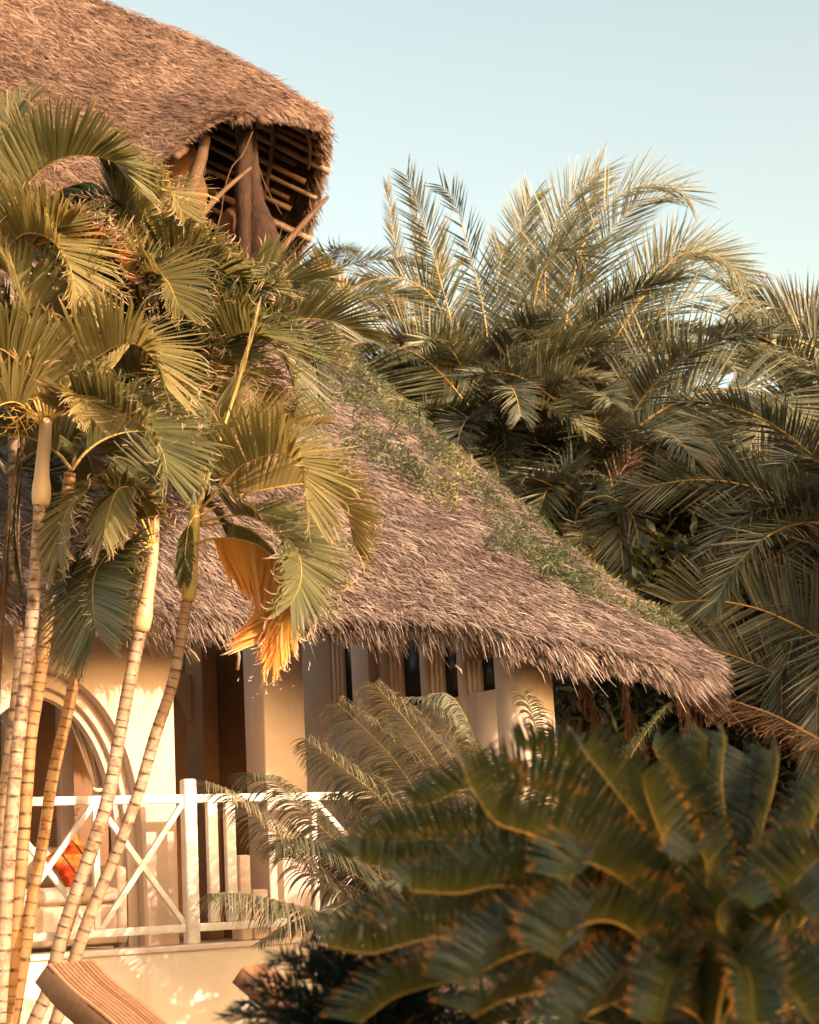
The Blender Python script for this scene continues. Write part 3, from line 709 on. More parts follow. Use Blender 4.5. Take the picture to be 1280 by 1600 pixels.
# strands lie along the slope, raked to the lower right as the straw was laid
Gt = G1
n = 280000; u, v = pick(Gt, n); 
def rake(G_, N_g, u, v, L, w, ang, lift, jit, lay, cl=.5, droop=.05):
    P = sample(G_, u, v); N_ = nrm(sample(N_g, u, v)); k = len(u)
    ang = ang + 9 * lumps(P, 41, 1.6) + rng.normal(0, jit, k)
    D = np.stack([np.cos(np.radians(ang)), 0 * ang, -np.sin(np.radians(ang))], 1)
    D = nrm(D - (D * N_).sum(1, keepdims=True) * N_ + N_ * (lift + rng.normal(0, lift, (k, 1))))
    P = P + N_ * (rng.random((k, 1)) ** 1.5 * lay); W = nrm(np.cross(D, N_) + rng.normal(0, .35, (k, 3)))
    Ls = L * rng.uniform(.5, 1.4, k); hw = (w * rng.uniform(.5, 1.4, k) / 2)[:, None]
    M_ = P + D * (Ls * .5)[:, None]; E_ = P + D * Ls[:, None]; E_[:, 2] -= Ls * droop
    V = np.stack([P - W * hw * .7, P + W * hw * .7, M_ - W * hw, M_ + W * hw, E_ - W * hw * .3, E_ + W * hw * .3], 1)
    b = np.arange(k)[:, None] * 6; Fq = np.concatenate([b + np.array([[0, 1, 3, 2]]), b + np.array([[2, 3, 5, 4]])])
    clump = .5 + .35 * lumps(P, 11, 11) + .25 * lumps(P, 12, 3)
    rr = np.clip(.68 * rng.random(k) + .32 * clump, 0, 1)
    return MB().add(V.reshape(-1, 3), Fq, np.repeat(rr, 6), np.tile([0, 0, .5, .5, 1, 1], k))
k_ = u > .12; u, v = u[k_], v[k_]
rake(Gt, N1, u, v, .13, .0070, 40, .16, 24, .065).build('thatch', m['thatch_up'], ur)
n = 12000; u = rng.uniform(.3, 1, n); v = 1 - rng.random(n) ** 2 * .05
rake(Gt, N1, u, v, .09, .008, 30, .05, 24, .02).build('rake_fringe', m['thatch_up'], ur)
# far slope, seen from inside: curved sheet from the ridge to the far rake
rg = [(505, 184, 19.2), (512, 222, 19.7), (508, 262, 20.1), (498, 310, 20.4), (486, 355, 20.7), (462, 412, 21.0), (430, 470, 21.2)]
rk = [at(p[0] - 12, p[1], p[2]) for p in rg]
rd = nrm(at(150, -2, 18.6) - at(485, 168, 19.1))           # along the ridge, back up to the left
far = np.array([[p + rd * t for t in np.linspace(0, 4.6, 40)] for p in crom(rk, 60)])
Nf = gnorm(far)
if np.mean(Nf[..., 1]) > 0: Nf = -Nf                 # facing the viewer = inside
out = far - Nf * .10
mb = MB(); mb.grid(far); mb.grid(out, flip=True); mb.grid(np.stack([far[:, 0], out[:, 0]], 1), flip=True)
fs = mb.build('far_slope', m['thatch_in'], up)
# straw layers seen from inside: run down the slope (along u)
k = 30000; u = rng.random(k); v = rng.random(k) ** 1.3
P = sample(far, u, v); N_ = nrm(sample(Nf, u, v)); D = nrm(sample(far, np.minimum(u + .02, 1), v) - sample(far, np.maximum(u - .02, 0), v)) + rng.normal(0, .16, (k, 3)) + .0
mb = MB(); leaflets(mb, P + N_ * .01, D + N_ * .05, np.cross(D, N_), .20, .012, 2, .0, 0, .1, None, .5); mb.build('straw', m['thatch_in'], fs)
# straw ends sticking out along the far rake
k = 7000; u = rng.random(k); P = sample(far, u, np.zeros(k)) + rng.normal(0, .035, (k, 3)) - nrm(sample(Nf, u, np.zeros(k))) * rng.uniform(-.02, .12, (k, 1))
Dn = nrm(sample(far, np.minimum(u + .03, 1), np.zeros(k)) - sample(far, np.maximum(u - .03, 0), np.zeros(k)))
D = Dn * .8 - rd * rng.uniform(.2, 1.0, (k, 1)) + rng.normal(0, .18, (k, 3)); mb = MB()
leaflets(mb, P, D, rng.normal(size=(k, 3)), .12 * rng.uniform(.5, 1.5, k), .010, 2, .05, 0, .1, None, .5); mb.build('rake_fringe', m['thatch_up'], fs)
# battens along the ridge direction, on the inside of the far slope (rows = distance down the rake)
for q, L_, x0, mt, rr_ in ((.05, 2.4, -.02, 'pole', .036), (.11, 2.6, .04, 'pole', .030), (.17, 2.6, -.03, 'pole_dark', .034), (.235, 2.7, .02, 'pole', .032), (.31, 2.6, -.12, 'pole', .040), (.37, 2.6, .3, 'pole_dark', .030), (.43, 2.5, .15, 'pole', .034), (.49, 2.4, -.02, 'pole', .028), (.55, 2.4, .3, 'pole_dark', .03), (.61, 2.3, .25, 'pole', .034), (.70, 2.5, -.10, 'pole', .044), (.77, 2.2, .3, 'pole_dark', .03), (.83, 2.2, .2, 'pole', .032), (.90, 2.0, .22, 'pole', .036)):
    i = int(q * 59); p = far[i, 0] + Nf[i, 0] * (.05 + .02 * rng.random()); x0 = x0 - .05; a_ = p + rd * x0; b_ = p + rd * (x0 + L_) + Z * rng.normal(0, .03)
    c = crom([a_, (a_ + b_) / 2 + Z * rng.normal(0, .02), b_], 20); MB().tube(c, rr_ * np.linspace(1, .8, 20) * (1 + .06 * np.sin(np.linspace(0, 30, 20) + q * 50)), 9).build('batten', m[mt], up, smooth=True)
# cross rafters tied under the battens
for x0, q0, q1, rr_ in ((.55, .02, .95, .028), (1.35, .02, .95, .03), (2.2, .0, .9, .03), (.08, .05, .33, .02)):
    c = [far[int(q * 59), 0] + rd * x0 + Nf[int(q * 59), 0] * .12 for q in np.linspace(q0, q1, 6)]
    MB().tube(crom(c, 24), rr_, 8).build('rafter', m['pole_dark'], up, smooth=True)
def pole(pts, r_, mt, nm='pole', n=16, sides=10): 
    pts = np.array([at(*p) for p in pts]); return MB().tube(crom(pts, n), np.interp(np.linspace(0, 1, n), np.linspace(0, 1, len(r_)), r_) * (1 + .04 * np.sin(np.arange(n) * 1.7)), sides).build(nm, m[mt], up, smooth=True)
pole([(512, 308, 20.0), (475, 348, 19.8), (432, 398, 19.6), (415, 418, 19.5)], [.022, .034, .04, .04], 'pole_dark', 'rake_pole')
0 and pole([(478, 310, 20.3), (458, 336, 20.3), (440, 362, 20.2)], [.02, .026, .02], 'pole', 'prop')
0 and pole([(446, 352, 20.3), (418, 376, 20.1), (398, 392, 20.0)], [.016, .016, .014], 'pole', 'prop')
# trunk post with a flared foot, slanted side post, brace, clay wall
pole([(383, 168, 18.9), (382, 230, 18.9), (380, 290, 18.9), (381, 345, 18.9), (382, 470, 18.9)], [.12, .09, .10, .08, .07], 'bark', 'trunk_post', 30, 12)
pole([(392, 180, 19.1), (394, 260, 19.1), (400, 320, 19.1), (408, 370, 19.1), (414, 470, 19.1)], [.05, .08, .11, .20, .26], 'bark', 'trunk_post', 30, 14)
pole([(365, 470, 19.3), (362, 400, 19.3), (366, 345, 19.3), (374, 318, 19.3)], [.26, .24, .17, .03], 'clay', 'clay_mass', 20, 14)
pole([(322, 215, 18.5), (313, 250, 18.4), (300, 290, 18.3), (290, 330, 18.2)], [.05, .07, .075, .07], 'pole_dark', 'side_post', 18)
pole([(392, 262, 18.3), (352, 296, 18.1), (320, 330, 18.0), (292, 366, 17.9)], [.016, .026, .034, .038], 'pole_dark', 'brace', 18)
pole([(405, 196, 19.3), (409, 190, 18.5), (407, 187, 18.3)], [.045, .045, .045], 'pole_dark', 'ridge_pole', 8)
pole([(290, 232, 18.4), (277, 243, 17.35), (276, 244, 17.2)], [.045, .04, .04], 'pole_dark', 'purlin', 8)
pole([(395, 205, 18.4), (380, 240, 18.3), (362, 262, 18.2), (350, 300, 18.1), (346, 330, 18.1), (338, 362, 18.0)], [.005] * 6, 'pole_dark', 'dry_vine', 24, 6)
pole([(400, 245, 18.8), (415, 290, 18.8), (440, 335, 18.9)], [.005] * 3, 'pole_dark', 'dry_vine', 16, 6)
cw = [at(200, 262, 18.9), at(300, 215, 18.9), at(322, 290, 18.9), at(300, 470, 18.9), at(180, 470, 18.9)]
cb = [p + np.array([0, .2, 0]) for p in cw]; mb = MB(); mb.add(cw + cb, [[0, 1, 2, 3], [0, 3, 4, -1], [1, 6, 7, 2], [2, 7, 8, 3], [0, 5, 6, 1]]); mb.build('clay_wall', m['clay'], up)
# wall band that carries the upper roof, behind the lower roof and the palms
cw = [at(-500, 330, 19.4), at(430, 405, 21.0), at(440, 640, 20.6), at(-500, 700, 19.4)]
cb = [p + np.array([0, .3, 0]) for p in cw]; MB().add(cw + cb, [[0, 3, 2, 1], [1, 2, 6, 5], [0, 1, 5, 4], [4, 5, 6, 7]]).build('carrying_wall', m['clay'], up)
# twigs on the ridge end
for pts in ([(478, 178), (482, 163), (500, 158)], [(484, 166), (488, 176), (494, 184)], [(500, 184), (514, 190), (521, 178)], [(505, 170), (517, 174), (521, 184)]):
    MB().tube(crom(pix(pts, 19.15), 8), .006, 5).build('twig', m['rib_brown'], up)
# ------------------------------------------------------------------ slender palms at the left
def px_m(p, Y): return p * Y / F * 1.02
def afr(par, pts, y0, y1=None, L=90, mat='palm', **k):
    """traced frond of the slender palms; L in photo pixels"""
    kw = dict(n=46, w=.031, lift=48, a=(76, 24), droop=.12, curl=1.2, t0=.20, rib='rib', ribr=.008, nseg=6, prof=(.22, .86), plum=2, tipw=None)
    kw.update(k); kw.pop('tipw', None)
    yy = y0 if y1 is None else (y0 + y1) / 2
    mat = 'palm_gold' if mat == 'palm' and rng.random() < .45 else mat; kw['gap'] = rng.choice([0, .03, .08]); kw['n'] = int(kw['n'] * 1.6); kw['w'] = min(kw['w'], .034); kw['curl'] = min(kw['curl'], 3)
    return pinnate(par, pix(pts, y0, y1), L=px_m(L, yy) * 1.35, mat=mat, **kw)
def curls(par, pts, Y, n=60, spread=10, L=.09):
    """dry curled leaf ends"""
    C = pix(pts, Y); n = int(n * .5); L = L * .62; D_ = crom(C, 40); i = rng.integers(0, 40, n); P = D_[i] + rng.normal(size=(n, 3)) * px_m(spread, Y) * np.array([1, .5, 1])
    mb = MB(); D = rng.normal(size=(n, 3)); D[:, 2] -= .5
    leaflets(mb, P, D, rng.normal(size=(n, 3)), L * rng.uniform(.5, 1.3, n), .006, 7, .3, 6, .3, None, .3, curl_at=.35); return mb.build('dry_leaf_tips', m['drytip'], par)
def palm_root(name, x, label, group='slender ringed palms in the left clump'):
    return empty(name, x, label, 'palm', group)
def stem(pts, y0, y1, r0_, r1_, mat, par): return trunk(par, extend(pix(pts, y0, y1)), r0_, r1_, mat)
def extend(C):
    """carry a traced stem (bottom first) down to the ground"""
    d = nrm(C[0] - C[1]); d[2] = min(d[2], -.6); d = nrm(d); t = C[0][2] / -d[2]; return np.vstack([C[0] + d * t * 1.0, C[0] + d * t * .5, C])
# main palm
bot = [(3, 1500), (12, 1380), (23, 1230), (31, 1130), (45, 1000), (58, 860), (64, 790)]
Ym = 10.0
c0 = extend(pix(bot, Ym))
pa = palm_root('slender_palm', c0[0], 'slender palm with a smooth golden crownshaft near the left edge of the photo')
trunk(pa, c0, .043, .034, 'trunk'); shaft(pa, pix([(64, 792), (66, 730), (70, 690), (72, 655)], Ym), .044, .036)
afr(pa, [(78, 660), (90, 632), (125, 580), (162, 552), (190, 538), (217, 540), (240, 562), (256, 600)], Ym, Ym - .4, 92, n=52)
afr(pa, [(82, 655), (100, 645), (137, 640), (175, 642), (212, 657), (240, 682), (256, 712), (262, 745)], Ym, Ym - .6, 100, n=52, curl=7)
curls(pa, [(235, 625), (270, 640), (300, 665), (300, 700)], Ym - .5, 70)
afr(pa, [(70, 650), (64, 620), (50, 590), (25, 562), (0, 545), (-30, 545)], Ym, Ym - .5, 85)
afr(pa, [(74, 650), (70, 600), (60, 545), (50, 505), (34, 460), (10, 425), (-20, 410)], Ym, Ym + .2, 130, n=50, lift=30, a=(50, 20), droop=.1)
afr(pa, [(78, 650), (84, 600), (92, 540), (100, 480), (120, 430), (150, 400)], Ym + .1, Ym + .5, 110, n=44, lift=20, a=(42, 20))
afr(pa, [(66, 655), (45, 640), (20, 628), (-10, 640), (-40, 680)], Ym, Ym - .3, 90)
afr(pa, [(78, 655), (105, 640), (140, 605), (175, 575), (196, 548)], Ym + .15, Ym + .4, 30, 'palm_pale', n=30, lift=75, a=(60, 20), w=.04)
afr(pa, [(78, 655), (100, 640), (118, 620), (132, 622), (142, 650)], Ym - .1, Ym - .4, 60, 'palm_pale', lift=10)
for pts in ([(66, 660), (50, 620), (30, 590), (8, 560)], [(62, 660), (40, 640), (18, 632), (0, 636)], [(60, 662), (44, 648), (30, 655), (12, 668)], [(66, 655), (56, 610), (50, 580)], [(58, 655), (30, 615), (12, 590), (2, 585)]):
    MB().tube(crom(pix(pts, Ym - .1), 14), np.linspace(.010, .004, 14), 6).build('flower_stalk', m['rib'], pa, smooth=True)
mb = MB()
for i in range(70):
    a0 = np.array([rng.uniform(0, 55), rng.uniform(570, 680)]); a1 = a0 + rng.normal(0, 14, 2); mb.tube([at(*a0, Ym - .1), at(*((a0 + a1) / 2 + 2), Ym - .12), at(*a1, Ym - .1)], .0035, 4)
mb.build('flower_spray', m['rib'], pa)
# second stem, orange
bot = [(8, 1600), (20, 1500), (30, 1400), (38, 1320), (43, 1230), (47, 1150), (60, 1060), (75, 960), (90, 878), (104, 800), (112, 740)]
c0 = extend(pix(bot, 10.35)); pb = palm_root('slender_palm', c0[0], 'orange stained slender palm leaning right just behind the golden shafted palm')
trunk(pb, c0, .037, .034, 'trunk_orange')
Cb = at(112, 735, 10.35)
for az, e0, e1, l_ in ((190, 60, -40, .7), (20, 60, -40, .8), (90, 50, -30, .8)):
    pinnate(pb, arc(Cb, az, e0, e1, l_), L=.42, n=64, w=.026, lift=35, a=(70, 24), droop=.15, curl=1, mat='palm', rib='rib_green', nseg=6)
# third stem, grey at the foot
bot = [(20, 1610), (34, 1530), (42, 1480), (52, 1400), (65, 1320), (77, 1230), (90, 1170), (107, 1105), (121, 1040), (135, 970), (150, 900)]
c0 = extend(pix(bot, 10.5)); pc = palm_root('slender_palm', c0[0], 'slender palm with golden brown trunk, grey at its foot, crossing the pointed archway')
trunk(pc, c0, .039, .031, 'trunk_orange')
# fourth: pale crownshaft
Yd = 10.1
bot = [(55, 1600), (80, 1540), (100, 1450), (135, 1340), (165, 1250), (190, 1130), (215, 1010), (219, 985)]
c0 = extend(pix(bot, Yd)); pd = palm_root('slender_palm', c0[0], 'pale leaning slender palm with a long cream crownshaft in front of the lower thatch')
trunk(pd, c0, .037, .033, 'trunk'); shaft(pd, pix([(219, 987), (228, 940), (236, 890), (240, 850)], Yd), .044, .030)
afr(pd, [(240, 855), (215, 845), (190, 850), (164, 872), (148, 900), (145, 940), (150, 985)], Yd, Yd - .4, 110, lift=3, n=56, curl=1, roll=10, w=.045, a=(85, 35))
afr(pd, [(238, 850), (215, 800), (188, 765), (158, 757), (128, 772), (107, 795), (95, 830), (92, 870)], Yd, Yd - .3, 75, lift=10, n=48, curl=3, roll=-10)
afr(pd, [(240, 850), (228, 800), (208, 765), (185, 765), (170, 800), (162, 840)], Yd - .1, Yd - .5, 60, 'palm', lift=-10, droop=.6)
afr(pd, [(240, 845), (245, 790), (262, 740), (285, 715), (300, 730)], Yd, Yd + .3, 80, 'palm')
afr(pd, [(238, 850), (222, 860), (200, 880), (186, 915), (182, 950)], Yd - .15, Yd - .4, 60, 'palm_pale', lift=10, rows=(1, -1))
afr(pd, [(238, 850), (200, 830), (160, 840), (120, 880), (105, 930)], Yd + .2, Yd, 80, 'palm_dark', lift=10)
curls(pd, [(245, 770), (262, 800), (280, 790)], Yd - .3, 60, 9, .10); curls(pd, [(225, 960), (235, 985), (250, 1000)], Yd + .3, 40, 5, .12)
# fifth
Ye = 10.3
bot = [(85, 1600), (105, 1540), (135, 1450), (180, 1340), (215, 1240), (240, 1150), (270, 1060), (290, 960), (294, 938)]
c0 = extend(pix(bot, Ye)); pe = palm_root('slender_palm', c0[0], 'rightmost slender palm of the clump, an orange dying frond hanging over the pillar')
trunk(pe, c0, .036, .031, 'trunk'); shaft(pe, pix([(294, 940), (298, 905), (303, 850), (305, 790)], Ye), .035, .028, 'shaft_green')
# closed spear
C = pix([(310, 790), (330, 730), (352, 660), (376, 585), (397, 506)], Ye); mbs = MB(); n = 26
t = np.linspace(.35, .98, n); Cc, _ = resamp(C, 60); i = (t * 59).astype(int)
leaflets(mbs, Cc[i], tang(Cc)[i] + rng.normal(0, .02, (n, 3)), rng.normal(size=(n, 3)), .22, .03, 4, .0, 0, .2, None, .4); mbs.build('spear_leaf', m['palm_pale'], pe)
MB().tube(Cc, np.linspace(.014, .006, 60), 8).build('spear_stalk', m['rib_green'], pe, smooth=True)
afr(pe, [(310, 800), (330, 778), (372, 733), (395, 719), (434, 708), (457, 716), (474, 744), (482, 800)], Ye, Ye - .5, 88, n=56, lift=50)
afr(pe, [(312, 805), (345, 788), (389, 771), (440, 760), (476, 757), (515, 770), (542, 805), (553, 850)], Ye, Ye + .2, 72, 'palm_pale', n=54, lift=55, curl=2)
afr(pe, [(312, 815), (358, 806), (390, 806), (429, 826), (457, 851), (470, 879), (469, 913), (454, 946)], Ye, Ye - .6, 88, n=58, lift=30, curl=7)
afr(pe, [(312, 822), (350, 818), (386, 826), (414, 846), (440, 880), (456, 915), (450, 950)], Ye + .1, Ye - .3, 62, 'palm_pale', n=60, lift=-62, a=(62, 34))
afr(pe, [(306, 850), (330, 842), (365, 842), (402, 852), (434, 878), (451, 915), (449, 955), (438, 990)], Ye - .1, Ye - .4, 98, 'palm_orange', n=62, lift=-66, curl=0, droop=.05, a=(58, 46), w=.034, fold=.25, prof=(.4, .8), plum=4, t0=.12)
afr(pe, [(452, 928), (446, 960), (436, 992), (430, 1018)], Ye - .4, Ye - .45, 56, 'palm_orange', n=26, lift=0, roll=80, t0=.0, a=(34, 10), curl=1, petiole=.6, prof=(.4, .8), plum=6)
afr(pe, [(308, 810), (318, 790), (335, 800), (350, 826)], Ye + .1, Ye + .1, 40, 'palm_dark', n=30, lift=10, a=(50, 20))
afr(pe, [(306, 805), (296, 820), (290, 860), (288, 900)], Ye - .1, Ye - .2, 34, 'palm', n=34, lift=0, a=(30, 20))
afr(pe, [(312, 800), (320, 740), (326, 680), (330, 640), (345, 610)], Ye, Ye + .4, 90, n=46, lift=25, a=(45, 20))
afr(pe, [(312, 800), (335, 740), (372, 690), (425, 660), (470, 665)], Ye + .2, Ye + .7, 80, 'palm_pale', n=48, lift=45)
afr(pe, [(308, 800), (296, 740), (270, 690), (235, 680)], Ye + .2, Ye + .4, 80, n=40)
curls(pe, [(500, 880), (520, 930), (490, 980), (450, 1000)], Ye - .3, 170, 14, .11); curls(pe, [(390, 1065), (420, 1070), (460, 1060)], Ye - .5, 60, 8, .07)
curls(pe, [(585, 820), (575, 850), (555, 865)], Ye + .2, 24, 5, .09)
# taller palms behind
Yf = 11.0
bot = [(-14, 1600), (0, 1400), (8, 1230), (20, 1130), (33, 1020), (30, 940), (24, 860), (20, 700), (8, 560), (0, 430)]
c0 = extend(pix(bot, Yf)); pf = palm_root('slender_palm', c0[0], 'dark trunked slender palm at the left edge carrying the highest fronds and a rusty one')
trunk(pf, c0, .044, .034, 'trunk_grey')
afr(pf, [(-12, 400), (0, 340), (37, 295), (70, 262), (100, 246), (140, 243), (178, 254), (200, 282)], Yf, Yf - .3, 96, n=62, lift=45, curl=1, w=.034)
afr(pf, [(-10, 400), (-6, 320), (2, 250), (10, 200), (30, 170)], Yf + .1, Yf + .4, 90, n=44, lift=20, a=(45, 20), curl=0)
afr(pf, [(0, 400), (40, 350), (90, 300), (140, 285), (160, 300)], Yf + .1, Yf - .1, 90, 'palm_dark', n=44, lift=-35, droop=.5, curl=1)
afr(pf, [(0, 410), (40, 390), (78, 378), (130, 377), (165, 393), (188, 424)], Yf - .2, Yf - .5, 52, 'palm_rust', n=54, lift=55, curl=0, w=.034, tt=None) if False else afr(pf, [(0, 410), (40, 390), (78, 378), (130, 377), (165, 393), (188, 424)], Yf - .2, Yf - .5, 56, 'palm_rust', n=54, lift=55, curl=3, w=.034)
curls(pf, [(130, 325), (175, 345), (200, 380), (215, 410), (225, 440), (240, 460)], Yf - .5, 230, 8, .10)
afr(pf, [(0, 420), (30, 400), (70, 360), (110, 350)], Yf - .4, Yf - .8, 90, n=40)
afr(pf, [(-5, 420), (10, 390), (40, 365), (80, 375), (110, 420), (120, 470)], Yf - .5, Yf - .9, 90, n=46, lift=40)
afr(pf, [(-5, 430), (-30, 440), (-50, 500)], Yf, Yf - .4, 90)
Yg = 11.4
bot = [(59, 1600), (103, 1450), (138, 1340), (167, 1250), (192, 1130), (216, 1010), (236, 880), (238, 760), (232, 620), (225, 490)]
c0 = extend(pix(bot, Yg)); pg = palm_root('slender_palm', c0[0], 'slender palm with hidden trunk whose fronds fan out just below the open gable')
trunk(pg, c0, .044, .034, 'trunk_grey')
cg = (225, 470)
afr(pg, [(228, 478), (218, 455), (222, 430), (240, 425), (262, 440), (280, 480)], Yg - .5, Yg - 1.0, 80, n=44, t0=.08)
afr(pg, [(220, 478), (205, 455), (190, 450), (170, 470), (160, 510)], Yg - .5, Yg - 1.0, 80, n=44, t0=.08)
afr(pg, [cg, (200, 400), (188, 340), (180, 300), (172, 262)], Yg - .2, Yg - .4, 60, n=36, lift=15, a=(35, 15), curl=0)
afr(pg, [cg, (215, 400), (222, 340), (240, 305), (265, 300), (285, 330)], Yg, Yg - .5, 70, n=46, lift=40, curl=6)
afr(pg, [cg, (235, 430), (262, 405), (300, 408), (345, 425), (385, 445), (415, 450)], Yg, Yg - .3, 92, n=56, lift=35, curl=5)
afr(pg, [(215, 470), (200, 420), (215, 375), (250, 372), (300, 390), (340, 402)], Yg + .2, Yg + .1, 78, n=50, lift=50, curl=5)
afr(pg, [cg, (255, 480), (290, 492), (340, 500), (390, 512), (430, 540), (455, 590), (462, 630)], Yg, Yg - .4, 105, n=60, lift=30, curl=5)
afr(pg, [cg, (270, 450), (340, 455), (420, 480), (470, 520), (495, 570), (500, 615)], Yg + .3, Yg, 80, 'palm_dark', n=56, lift=15, curl=3, droop=.5)
afr(pg, [cg, (260, 500), (300, 530), (330, 560), (350, 610)], Yg - .1, Yg - .6, 80, n=46)
afr(pg, [cg, (240, 520), (262, 560), (275, 600), (278, 660)], Yg - .3, Yg - .8, 80, 'palm', n=44)
afr(pg, [cg, (190, 440), (160, 430), (130, 450), (115, 500)], Yg - .3, Yg - .7, 90, 'palm', n=46)
afr(pg, [cg, (250, 430), (265, 450), (275, 500), (290, 560)], Yg - .4, Yg - .6, 66, 'palm_dark', n=44)
afr(pg, [cg, (170, 480), (140, 520), (130, 580)], Yg - .2, Yg - .6, 90, 'palm_dark', n=40)
afr(pg, [cg, (200, 520), (190, 580), (200, 640)], Yg - .1, Yg - .3, 90, 'palm_dark', n=40)
afr(pg, [cg, (300, 470), (370, 470), (430, 440), (480, 440)], Yg + .4, Yg + .6, 85, 'palm', n=50)
afr(pg, [cg, (320, 540), (390, 600), (430, 680)], Yg + .2, Yg + .1, 90, 'palm_pale', n=46, curl=4)
curls(pg, [(280, 480), (330, 520), (360, 560), (400, 590)], Yg - .3, 200, 13, .13); curls(pg, [(430, 500), (440, 560), (450, 620)], Yg - .3, 110, 12, .12)
curls(pg, [(255, 265), (275, 290), (295, 320)], Yg - .5, 60, 7, .10); curls(pg, [(270, 590), (300, 610), (310, 660)], Yg - .8, 80, 9, .10)
# filler fronds deep in the clump
for (x, y, k, Y) in ((60, 560, 5, 10.9), (140, 620, 4, 10.8), (10, 740, 3, 10.9), (300, 600, 4, 11.2), (380, 540, 4, 11.6), (60, 430, 5, 11.4), (200, 540, 5, 11.3)):
    for q in range(k):
        az = rng.uniform(0, 360); pinnate(pg if x > 150 else pf, arc(at(x, y, Y), az, rng.uniform(20, 75), rng.uniform(-70, -20), rng.uniform(.6, .95)), L=.42, n=60, w=.026, lift=38, a=(72, 24), droop=.12, curl=2 if q % 3 == 0 else 0, mat=('palm_dark', 'palm', 'palm')[q % 3], rib='rib_green', nseg=5)
# dry brown skirts hanging at the left edge
sk = empty('dead_palm_frond', at(2, 1090, 10.6), 'dead brown palm frond hanging down along the left edge beside the trunks', 'dead frond')
pinnate(sk, pix([(30, 700), (15, 800), (6, 900), (0, 1000), (-4, 1085)], 10.6), L=.36, n=70, w=.016, lift=0, a=(25, 12), droop=.6, mat='dry', rib='rib_brown', curl=2)
sk = empty('dead_palm_frond', at(30, 900, 10.7), 'dark dead frond hanging below the leftmost crown against the thatch', 'dead frond')
pinnate(sk, pix([(40, 660), (30, 740), (24, 820), (30, 890)], 10.7), L=.34, n=60, w=.018, lift=0, a=(28, 14), droop=.6, mat='palm_dark', rib='rib_brown', curl=2)

# ------------------------------------------------------------------ cycads in the middle distance
cyc_kw = dict(n=135, w=.0135, lift=14, a=(84, 58), droop=.9, t0=.16, rib='rib_green', ribr=.007, nseg=7, prof=(.2, .93), plum=1.2, fold=.5, lj=.03, bend=.0)
def cfr(par, pts, y0, y1=None, L=62, mat='cycad', **k):
    kw = dict(cyc_kw); kw.update(k); yy = y0 if y1 is None else (y0 + y1) / 2
    return pinnate(par, pix(pts, y0, y1), L=px_m(L, yy) * 1.75, mat=mat, **kw)
base = at(640, 1480, 10.9); base[2] = 0
cy = empty('cycad', base, 'pale feathery cycad with fine combed fronds arching left in front of pillar and railing', 'cycad')
stemtop = at(640, 1440, 10.9)
MB().tube(crom([base, base * .5 + stemtop * .5, stemtop], 20), .14, 14).build('trunk', m['bark'], cy, smooth=True)
B_ = (650, 1420)
cfr(cy, [B_, (600, 1375), (552, 1335), (499, 1290), (458, 1246), (425, 1218), (394, 1208)], 10.8, 10.3, 66)
cfr(cy, [B_, (560, 1400), (492, 1368), (468, 1335), (420, 1290), (364, 1241), (320, 1221)], 10.8, 10.2, 58)
cfr(cy, [B_, (590, 1430), (516, 1430), (456, 1414), (381, 1396), (332, 1396)], 10.7, 10.1, 58, lift=10, droop=1.1)
cfr(cy, [B_, (640, 1340), (619, 1284), (587, 1241), (537, 1200), (482, 1155)], 10.8, 10.4, 62)
cfr(cy, [B_, (672, 1320), (650, 1243), (619, 1192), (576, 1145), (527, 1098)], 10.9, 10.5, 66)
cfr(cy, [B_, (712, 1290), (700, 1225), (658, 1157), (619, 1106), (585, 1068)], 10.9, 10.6, 72)
cfr(cy, [(660, 1420), (735, 1280), (725, 1190), (700, 1130), (668, 1096), (634, 1090)], 11.0, 10.9, 52, 'cycad', rnd0=-.2)
cfr(cy, [(660, 1420), (755, 1280), (748, 1180), (722, 1110), (700, 1085), (672, 1084)], 11.1, 11.0, 60, rnd0=-.2)
cfr(cy, [B_, (560, 1370), (520, 1335), (470, 1310), (430, 1320)], 10.6, 10.2, 60, rnd0=-.25)
cfr(cy, [B_, (600, 1330), (560, 1290), (540, 1250), (520, 1240)], 10.9, 10.8, 60, rnd0=-.25)
for az, e0, e1 in ((100, 60, 10), (70, 50, 0), (40, 50, 0), (10, 40, -20), (330, 45, -20), (240, 30, -30), (270, 40, -20), (210, 20, -30)):
    pinnate(cy, arc(stemtop, az, e0, e1, 1.0), L=.2, mat='cycad', **cyc_kw)
base = at(900, 1480, 11.0); base[2] = 0
cz = empty('cycad', base, 'yellowish cycad partly hidden behind the dark cycad, its fronds rising against the wing wall', 'cycad')
st2 = at(900, 1400, 11.0)
MB().tube(crom([base, base * .5 + st2 * .5, st2], 20), .14, 14).build('trunk', m['bark'], cz, smooth=True)
cfr(cz, [(890, 1400), (850, 1250), (841, 1162), (836, 1130), (828, 1103), (818, 1080)], 11.0, 10.8, 58, rnd0=.15, lift=20)
cfr(cz, [(890, 1400), (800, 1290), (770, 1230), (752, 1190), (735, 1160)], 11.0, 10.6, 55)
cfr(cz, [(905, 1400), (950, 1260), (985, 1184), (1010, 1145), (1040, 1106)], 11.0, 11.0, 62, 'creeper', rib='rib', lift=30)
cfr(cz, [(905, 1400), (960, 1280), (1000, 1220), (1060, 1190)], 11.0, 10.8, 55, 'creeper')
cfr(cz, [(895, 1400), (880, 1290), (870, 1220), (868, 1170)], 11.0, 10.6, 50, 'creeper')
for az, e0, e1 in ((100, 60, 10), (60, 50, 0), (20, 50, 0), (340, 40, -20), (300, 45, -20), (240, 30, -30), (180, 40, -10)):
    pinnate(cz, arc(st2, az, e0, e1, 1.0), L=.2, mat='cycad', **cyc_kw)

